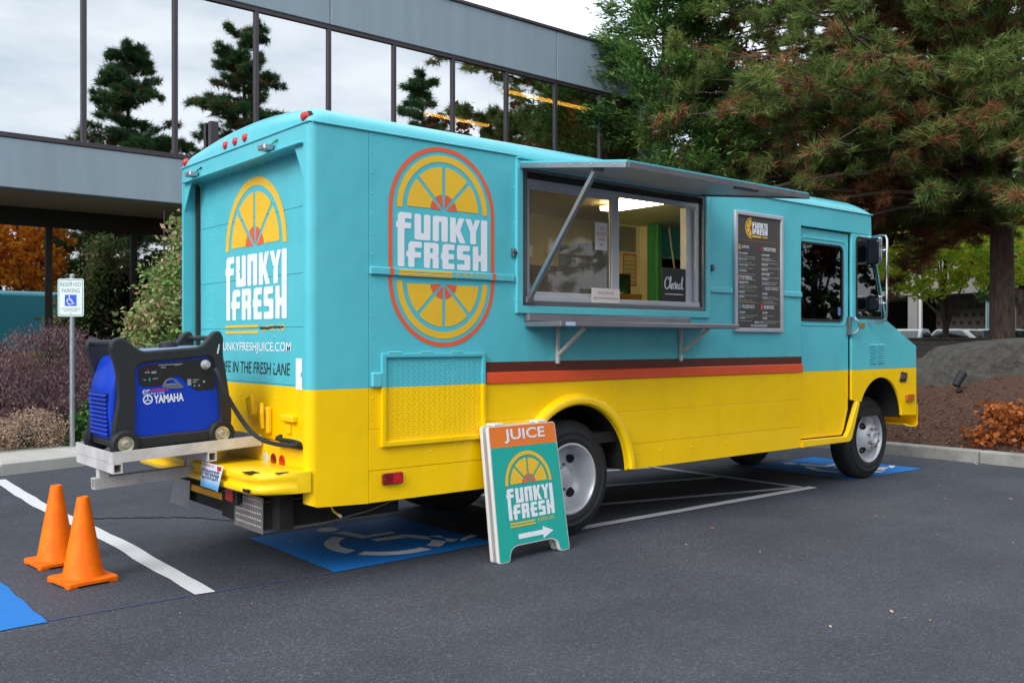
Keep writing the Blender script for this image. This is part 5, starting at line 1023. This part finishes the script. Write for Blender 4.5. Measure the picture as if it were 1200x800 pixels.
# ================================================================== PLANTS
def fast_mesh(name, verts, k):
    """verts: (N*k,3) array; every k vertices form one face"""
    me = bpy.data.meshes.new(name); n = len(verts)//k
    me.vertices.add(n*k); me.vertices.foreach_set('co', np.ascontiguousarray(verts, dtype=np.float32).ravel())
    me.loops.add(n*k); me.loops.foreach_set('vertex_index', np.arange(n*k, dtype=np.int32))
    me.polygons.add(n); me.polygons.foreach_set('loop_start', np.arange(0, n*k, k, dtype=np.int32)); 
    me.update(calc_edges=True); return me
def unit(a): return a/np.maximum(np.linalg.norm(a, axis=1, keepdims=True), 1e-9)
def leaves(pts, size, droop=.25, flat_=.5, aspect=.55, g=rng):
    """diamond leaves at pts with random turn; flat_ makes them lie more level"""
    n = len(pts); d = unit(g.normal(size=(n, 3))*np.array([1, 1, 1-flat_*.7])); d[:, 2] -= droop; d = unit(d)
    r_ = unit(np.cross(d, g.normal(size=(n, 3)))); nn = np.cross(d, r_); s = size*g.uniform(.6, 1.35, (n, 1))
    v = np.empty((n, 4, 3)); v[:, 0] = pts-d*s*.5; v[:, 1] = pts+r_*s*aspect*.5+nn*s*.06; v[:, 2] = pts+d*s*.5; v[:, 3] = pts-r_*s*aspect*.5+nn*s*.06
    return v.reshape(-1, 3)
def blob_pts(blobs, n, shell=.55, spray=30, sig=.13, g=rng):
    """points in sprays spread through ellipsoids (cx,cy,cz,rx,ry,rz)"""
    B = np.array(blobs, float); wt = B[:, 3]*B[:, 4]*B[:, 5]; wt = wt**.75; wt /= wt.sum(); ns = max(1, n//spray)
    idx = g.choice(len(B), ns, p=wt); d = unit(g.normal(size=(ns, 3))); rr = (shell**3+(1-shell**3)*g.random((ns, 1)))**(1/3)
    c = B[idx, :3]+d*rr*B[idx, 3:6]; p = np.repeat(c, spray, 0)+g.normal(size=(ns*spray, 3))*sig*np.array([1, 1, .7]); return p, c
def limbs(mb, base, tip_list, r0, h_split, g=random):
    for tp in tip_list:
        a = Vector(base)+Vector((0, 0, h_split*g.uniform(.5, 1.0))); b = Vector(tp); m = a.lerp(b, .5)+Vector((g.uniform(-.15, .15), g.uniform(-.15, .15), g.uniform(.0, .25)))*(b-a).length*.4
        mb.tube([a, a.lerp(m, .5)+Vector((0, 0, .02)), m, m.lerp(b, .5), b], [r0*.45, r0*.36, r0*.26, r0*.16, r0*.06], 6)
bark = M('bark', '#5e4f45', .95, c2='#382e28', vscale=14, bump=.8, bscale=18, bdist=.03, stretch=(1, 1, .25)); bark_g = M('bark_grey', '#5a534c', .95, var=.25, vscale=10, bump=.5)
def leafy(name, label, cat, loc, blobs, n, size, mat, r0=.08, hs=1., group=None, shell=.5, spray=30, sig=.14, nl=9, bk=None, droop=.25, flat_=.5, aspect=.55, stems=1):
    t = tag(empty(name, loc), label, cat, group); L = Vector(loc)
    bl = [(b[0]-L.x, b[1]-L.y, b[2]-L.z, *b[3:]) for b in blobs]
    p, c = blob_pts(bl, n, shell, spray, sig); o = link('crown', fast_mesh(name+'_leaves', leaves(p, size, droop, flat_, aspect), 4), mat, t, smooth=False); o['kind'] = 'stuff'
    mb = MB(); top = max(b[2]+b[5]*.6 for b in bl)
    if hs > 0: mb.tube([(0, 0, -.1), (.02, .01, hs*.5), (.0, .03, hs), (0, 0, max(top, hs+.1))], [r0*1.15, r0, r0*.8, r0*.15], 9)
    cc = c[rng.choice(len(c), min(nl, len(c)), replace=False)]; limbs(mb, (0, 0, 0), [tuple(q) for q in cc], r0, max(hs, .15)); mb.build('trunk' if hs > .5 else 'stem', bk or bark, t); return t

# ---- conifers made of branches and needle tufts
def needles(cent, dirs, ln, wd, per, spread, g=rng):
    """per needles fanned round each tuft direction; single narrow triangles"""
    n = len(cent); C0 = np.repeat(cent, per, 0); D = np.repeat(dirs, per, 0)
    d = unit(D+g.normal(size=(n*per, 3))*spread); base = C0 - D*ln*g.uniform(0, .7, (n*per, 1)); L = ln*g.uniform(.45, 1.2, (n*per, 1)); d[:, 2] -= .12; d = unit(d)
    s = unit(np.cross(d, g.normal(size=(n*per, 3))))*wd
    v = np.empty((n*per, 3, 3)); v[:, 0] = base-s; v[:, 1] = base+s; v[:, 2] = base+d*L; return v.reshape(-1, 3)
def pine(name, label, loc, h, rad, z0, mats, nb=70, tufts=3600, per=34, ln=.2, wd=.007, r0=.26, bias=None, group=None, cull=None, browns=.0, droop=.1, seed=3, cone_p=.6, low=0.):
    g = np.random.default_rng(seed); rr = random.Random(seed); t = tag(empty(name, loc), label, 'tree', group)
    mb = MB(); mb.tube([(0, 0, -.3), (0, 0, .5), (.06, .04, h*.35), (-.05, .05, h*.7), (0, 0, h)], [r0*1.25, r0, r0*.8, r0*.45, r0*.08], 12)
    cent, dirs, dead = [], [], []
    per_b = max(4, tufts//nb)
    for b in range(nb):
        f = rr.random()**.9*(low if low and rr.random() < .8 else 1); z = z0+(h-z0)*f; L = rad*(1-.85*f**cone_p if cone_p else 1)*rr.uniform(.7, 1.1)+.25
        e0 = 0
        if bias and rr.random() < .06: z = rr.uniform(3.8, 5.0)
        th = rr.uniform(0, 2*math.pi) if bias is None or rr.random() > bias[1] else bias[0]+rr.gauss(0, .75)
        up = rr.uniform(.05, .45) if f > .25 else rr.uniform(-.05, .3); d_ = Vector((math.cos(th), math.sin(th), up)).normalized()
        if bias and abs((th-bias[0]+math.pi) % (2*math.pi)-math.pi) > .75: L *= .68
        pts = [Vector((0, 0, z))]; n = 7; dd = d_.copy()
        for i in range(n): dd = (dd+Vector((rr.gauss(0, .10), rr.gauss(0, .10), rr.gauss(0, .06)-droop*.25))).normalized(); pts.append(pts[-1]+dd*L/n)
        rb = min(r0*.3, .012+.008*L)
        mb.tube(pts, [rb*(1-.85*i/n) for i in range(n+1)], 5)
        tw = []
        for i in range(1, n+1):
            for k in range(2 if i < n else 3):
                sd = dd.cross(Vector((0, 0, 1))).normalized()*rr.choice((-1, 1)); e = pts[i]+(sd*rr.uniform(.3, 1.0)+dd*rr.uniform(.1, .7)+Vector((0, 0, rr.uniform(-.25, .3))))*min(.95, L*.26)*(1.15-.5*i/n)
                tw.append((pts[i], e)); mb.tube([pts[i], pts[i].lerp(e, .5)+Vector((0, 0, -.03)), e], [rb*.3, rb*.2, rb*.08], 4, caps=False)
        for k in range(per_b):
            p, e = rr.choice(tw); a = rr.random()**.5; q = p.lerp(e, a)+Vector((rr.gauss(0, .07), rr.gauss(0, .07), rr.gauss(0, .06)))
            dr = ((e-p).normalized()*.7+Vector((rr.gauss(0, .45), rr.gauss(0, .45), rr.gauss(.22, .4)))).normalized()
            inner = (q-Vector((0, 0, q.z))).length < L*.55
            (dead if rr.random() < (3.0 if bias and .2 < th % 6.2832 < 2.0 else 1.)*browns*(2.2 if inner else .7)*max(0, min(2.4, 1+4.5*mnoise.noise(Vector((q.x*.55+seed, q.y*.55, q.z*.8))))) else cent).append((*q, *dr))
    mb.build('trunk', bark, t)
    for nm, lst, mt in (('needles', cent, mats[0]), ('brown_needles', dead, mats[1])):
        if lst:
            A = np.array(lst); o = link(nm, fast_mesh(nm, needles(A[:, :3], A[:, 3:], ln, wd, per, .55, g), 3), mt, t, smooth=False); o['kind'] = 'stuff'
    return t
pine_g = leaf_mat('pine_green', ('#38502b', '#567238', '#7d9149', '#a4ab66'), .6, .38); pine_b = leaf_mat('pine_brown', ('#5a3826', '#86583a', '#ad8058', '#71482f'), .7, .3); pine_d = leaf_mat('pine_dark', ('#24402a', '#3a6238', '#567a42', '#456a3c'), .6, .3)
pine('pine_tree', 'large spreading pine with browning inner needles rooted behind the boulder', (22.3, 5.1, .45), 17, 8.6, 4.1, (pine_g, pine_b), nb=280, tufts=40000, per=30, ln=.28, wd=.0085, r0=.31, bias=(math.radians(141), .66), browns=.30, seed=4, droop=.13, cone_p=0, low=.62)
# scale-leaved conifer by the corner of the building
def cypress(name, label, loc, h, rad, n, size, mat, seed=2):
    g = np.random.default_rng(seed); rr = random.Random(seed); t = tag(empty(name, loc), label, 'tree')
    mb = MB(); mb.tube([(0, 0, -.2), (0, 0, h*.5), (0, 0, h)], [.16, .11, .02], 9); P = []
    for b in range(150):
        f = rr.random(); z = .6+(h-.6)*f; L = rad*(1-.75*f)*rr.uniform(.55, 1.15)+.2; th = rr.uniform(0, 6.283); d_ = Vector((math.cos(th), math.sin(th), rr.uniform(-.05, .35)))
        e = Vector((0, 0, z))+d_*L; mid = Vector((0, 0, z)).lerp(e, .6)+Vector((0, 0, -.05*L)); e += Vector((0, 0, .10*L)); mb.tube([(0, 0, z), mid, e], [.03, .018, .006], 5)
        for k in range(7):
            a = .35+.65*rr.random(); c = mid.lerp(e, a) if a > .5 else Vector((0, 0, z)).lerp(mid, .5+a); c += Vector((rr.gauss(0, .22), rr.gauss(0, .22), rr.gauss(0, .16))); P.append((*c, d_.x, d_.y, .25))
    P = np.array(P); per = max(1, n//len(P)); c = np.repeat(P[:, :3], per, 0); d = np.repeat(unit(P[:, 3:]), per, 0)
    off = g.normal(size=c.shape)*np.array([.15, .15, .09])+d*g.uniform(-.12, .22, (len(c), 1)); pts = c+off
    dl = unit(d*1.1+g.normal(size=c.shape)*.42+np.array([0, 0, -.05])); side_ = unit(np.cross(dl, np.array([0, 0, 1.])+g.normal(size=c.shape)*.4)); s = size*g.uniform(.6, 1.4, (len(c), 1))
    v = np.empty((len(c), 5, 3)); v[:, 0] = pts; v[:, 1] = pts+dl*s*.55+side_*s*.20; v[:, 2] = pts+dl*s*1.15; v[:, 3] = pts+dl*s*.62-side_*s*.04; v[:, 4] = pts+dl*s*.45-side_*s*.22
    o = link('needles', fast_mesh(name, v.reshape(-1, 3), 5), mat, t, smooth=False); o['kind'] = 'stuff'; mb.build('trunk', bark, t); return t
cyp_m = leaf_mat('cypress_green', ('#2f5230', '#4a743c', '#6b9049', '#92a55c'), .55, .3)
cypress('cypress_tree', 'bright green scale leaved conifer between the truck cab and the office building', (15.4, 10.4, .1), 14, 2.3, 80000, .14, cyp_m)
cypress('cypress_tree', 'smaller darker green conifer behind the truck roof near the pine', (18.4, 11.2, .2), 9.5, 2.2, 36000, .13, leaf_mat('cypress_dark', ('#16341d', '#25502a', '#3a6a33', '#7a6a3a'), .55, .15), 9)
ymaple = leaf_mat('maple_yellow', ('#7fae3a', '#b0d048', '#d8dc58', '#f2dc54'), .5, .6); rmaple = leaf_mat('maple_red', ('#4a1d20', '#6e2b2c', '#8d4a42', '#5a2a26'), .5, .25); bmaple = leaf_mat('leaf_brown', ('#3c1a12', '#5c2a1c', '#7b3d26', '#4a2418'), .55, .2)
leafy('maple_tree', 'yellow green maple with bright autumn leaves behind the block wall', 'tree', (31.0, 10.6, .57), [(30.0, 10.4, 4.2, 2.4, 2.2, 1.2), (30.4, 13.0, 4.8, 2.2, 2.2, 1.4), (30.6, 8.2, 4.2, 2.2, 2.0, 1.1), (30.4, 10.2, 5.9, 2.6, 2.6, 1.3)], 15000, .20, ymaple, .12, 2.0, shell=.2)
leafy('maple_tree', 'golden yellow tree showing through the pine above the truck cab', 'tree', (30.0, 16.2, .57), [(29.5, 16.2, 8.0, 3.2, 3.2, 3.0), (29.0, 14.5, 6.0, 2.0, 2.0, 2.0)], 11000, .16, ymaple, .14, 3.0, shell=.3)
leafy('beech_tree', 'copper brown tree between the pine and the golden yellow tree', 'tree', (23.6, 12.4, .57), [(23.4, 12.4, 7.2, 3.2, 2.6, 3.6), (26.5, 11.6, 7.8, 2.8, 2.6, 3.6), (21.0, 13.0, 8.6, 2.2, 2.0, 2.6), (24.2, 8.9, 5.0, .9, .9, .6)], 30000, .16, bmaple, .2, 2.5, shell=.2)
for i, (x, y, r_h) in enumerate(((35, 25, 9), (38, 31, 10), (43, 3, 10), (40, 11.5, 11.5), (64, 26, 16), (30, -4, 9))):
    leafy('background_tree', ('dark green tree beyond the corner of the office building', 'tall dark tree furthest along beside the office', 'dark green tree behind the pine trunk', 'dark green tree rising behind the block wall', 'distant tree above the concrete building roof', 'dark tree at the end of the block wall')[i], 'tree', (x, y, .5), [(x, y, r_h*.62, 3.2, 3.2, r_h*.38), (x+1, y-1.5, r_h*.5, 2.6, 2.6, r_h*.3)], 9000, .30, leaf_mat('far_green_%d' % i, ('#1a3320', '#2a4a28', '#3d5c2c', '#56702f'), .6, .2), .25, 3, 'trees behind the block wall', shell=.3)
# ---- planting by the office
dog_m = leaf_mat('dogwood', ('#567a3c', '#7d9c56', '#a9b27a', '#c49a80'), .5, .3); purple = leaf_mat('purple_maple', ('#4e3840', '#70555d', '#917679', '#735d58'), .6, .3); tan_m = leaf_mat('dried_leaf', ('#8a7060', '#b0907a', '#cbb4a0', '#9a8a72'), .8, .3); green_s = leaf_mat('shrub_green', ('#284a24', '#3c6a33', '#5a8446', '#7a9a5a'), .5, .25); dgreen = leaf_mat('dark_shrub', ('#16271a', '#243c22', '#3a4f26', '#5d3a24'), .55, .2)
DG = [(x*1.15+.40, (y-9)*1.15+11.1, z*1.15, a*1.15, b*1.15, c*1.15) for x, y, z, a, b, c in [(2.35, 9.0, 1.0, .6, .6, .85), (2.45, 8.95, 1.85, .5, .5, .65), (2.72, 9.0, 2.65, .32, .35, .55), (2.0, 8.9, 1.6, .3, .3, .25), (2.05, 8.9, .9, .35, .4, .6), (2.3, 8.9, 2.35, .25, .25, .2), (3.0, 9.2, 1.8, .6, .6, 1.4), (2.72, 9.0, 3.05, .2, .22, .35)]]
leafy('dogwood_tree', 'leafy pale green dogwood with pinkish leaf edges beside the truck rear', 'tree', (3.1, 11.1, .15), DG, 13500, .10, dog_m, .05, .8, shell=.1, spray=12, sig=.12, nl=46)
leafy('leafy_shrub', 'tall dark green shrub under the office overhang behind the dogwood', 'shrub', (4.0, 12.2, .1), [(3.9, 12.3, 1.2, .6, .5, 1.1), (4.4, 12.3, 2.0, .8, .5, 1.3), (3.7, 12.2, 2.3, .5, .4, .7)], 7000, .10, dgreen, .04, .8, shell=.25, spray=20, nl=24)
leafy('weeping_maple', 'low purple weeping maple mounded beside the parking sign post', 'shrub', (.75, 9.1, .1), [(.85, 9.15, .85, .85, .8, .85), (.35, 8.75, .62, .7, .55, .62), (-.15, 8.85, .62, .75, .7, .62), (1.35, 8.85, .55, .6, .5, .55), (1.6, 9.3, .7, .8, .7, .75), (-.8, 8.6, .45, .7, .7, .5), (.8, 8.5, .4, .5, .35, .36)], 64000, .055, purple, .06, .35, shell=.82, spray=24, sig=.10, droop=1.1, aspect=.22, nl=20)
leafy('dried_shrub', 'dried tan and pink shrub at the edge of the sidewalk', 'shrub', (.22, 7.98, .1), [(.30, 8.0, .36, .42, .36, .30), (-.25, 7.85, .30, .42, .32, .26), (.55, 8.05, .25, .25, .25, .2)], 9000, .034, tan_m, .02, .1, shell=.3, spray=9, sig=.05, nl=120, bk=bark_g, aspect=.4)
leafy('leafy_shrub', 'small fresh green shrub at the foot of the parking sign', 'shrub', (1.05, 8.15, .1), [(1.05, 8.15, .32, .30, .28, .30), (1.3, 8.25, .45, .28, .25, .36), (.85, 8.05, .2, .25, .2, .14)], 3600, .085, green_s, .02, .1, shell=.3, spray=16, sig=.06, nl=20)
leafy('rusty_shrub', 'low shrub of rusty orange dried leaves by the front kerb', 'shrub', (9.75, -.35, .2), [(9.75, -.25, .38, .34, .42, .2), (9.62, -.78, .40, .32, .45, .24), (10.1, -.55, .60, .45, .50, .2), (9.8, -1.3, .5, .4, .5, .3), (9.55, .12, .28, .22, .28, .10), (10.3, .1, .55, .3, .35, .12)], 3600, .075, leaf_mat('rust_leaf', ('#5e3018', '#94501f', '#bd7038', '#7a4528'), .6, .3), .02, .1, shell=.2, spray=10, sig=.07, aspect=.8, nl=30)
p_ = np.array(rng.normal(size=(90, 3))*np.array([.05, .03, .035])+np.array([0, 0, .12])); o = link('foliage', fast_mesh('sp', leaves(p_, .05), 4), green_s, pl, smooth=False); o['kind'] = 'stuff'
# ---- trees across the lot (they show in the office windows)
pine('pine_tree', 'dark pine across the lot, mirrored in the second window bay', (11.6, -16.1, 0), 14.8, 4.3, 2.5, (pine_d, pine_b), nb=150, tufts=11000, per=18, ln=.34, wd=.013, r0=.25, browns=.08, seed=21, group='trees across the lot', cone_p=1.2)
pine('pine_tree', 'tall open pine across the lot, mirrored in the third window bay', (17.4, -17.3, 0), 17.4, 4.4, 3.5, (pine_d, pine_b), nb=130, tufts=10000, per=18, ln=.36, wd=.014, r0=.3, browns=.14, seed=22, group='trees across the lot', cone_p=1.3)
pine('pine_tree', 'dark conifer across the lot, mirrored beside the copper tree', (30.5, -20, 0), 18, 4.4, 4.0, (pine_d, pine_b), nb=70, tufts=3800, per=16, ln=.45, wd=.022, r0=.3, browns=.05, seed=23, group='trees across the lot', cone_p=1.2)
leafy('beech_tree', 'big copper beech across the lot, mirrored beside the dark conifer', 'tree', (29.5, -11, 0), [(27, -11, 8.5, 3.8, 4.0, 5.5), (31.5, -11, 9, 4.6, 4.6, 6.5), (36.5, -12, 9.5, 5, 5, 7)], 30000, .30, bmaple, .3, 4, 'trees across the lot', shell=.4)
leafy('maple_tree', 'orange autumn tree across the lot, mirrored in the lobby glass', 'tree', (7.4, -14.2, 0), [(7.4, -14.2, 5.4, 2.3, 2.3, 2.4), (5.4, -14.8, 5.4, 2.2, 2.2, 2.2), (3.0, -15, 5, 2, 2, 2.2)], 15000, .24, leaf_mat('maple_orange', ('#a85a1c', '#e08a22', '#f4b83a', '#cc701e'), .5, .5), .14, 2.5, 'trees across the lot', shell=.3)
leafy('maple_tree', 'scarlet autumn tree across the lot, mirrored in the lobby glass', 'tree', (9.3, -19.0, 0), [(9.3, -19, 5.6, 1.7, 1.7, 1.6)], 5000, .24, leaf_mat('maple_scarlet', ('#7a1414', '#b8242a', '#cc3a3a', '#8a1a1e'), .5, .4), .12, 2.5, 'trees across the lot', shell=.3)
for i, (x, y, h_) in enumerate(((-6, -22, 9), (24, -40, 9), (44, -24, 13), (48, -10, 12), (-16, -14, 8))):
    leafy('background_tree', ('round green tree far across the lot beyond the blue pad', 'round green tree behind the open pine across the lot', 'round green tree past the conifer across the lot', 'round green tree across the lot beyond the copper beech', 'low round green tree at the lot entrance')[i], 'tree', (x, y, 0), [(x, y, h_*.6, 3.6, 3.6, h_*.38)], 7000, .34, MATS['far_green_0'], .25, 3, 'trees across the lot', shell=.4)

# ---- far wood that closes the view all round the lot
pw = []
for k in range(900):
    a = rng.uniform(0, 2*math.pi); d_ = rng.uniform(72, 105); x, y = 8+d_*math.cos(a), -2+d_*math.sin(a); hh = rng.uniform(3.0, 6.5); c = np.array([x, y, hh*.5]); n_ = 46
    q = unit(rng.normal(size=(n_, 3)))*np.array([2.6, 2.6, hh*.5])*rng.uniform(.7, 1, (n_, 1))+c; pw.append(q)
tag(link('far_wood', fast_mesh('far_wood', leaves(np.concatenate(pw), 1.5, 0, .2, .7), 4), MATS['far_green_0'], None, smooth=False), 'belt of far green trees round the parking lot', 'woodland', kind='stuff')
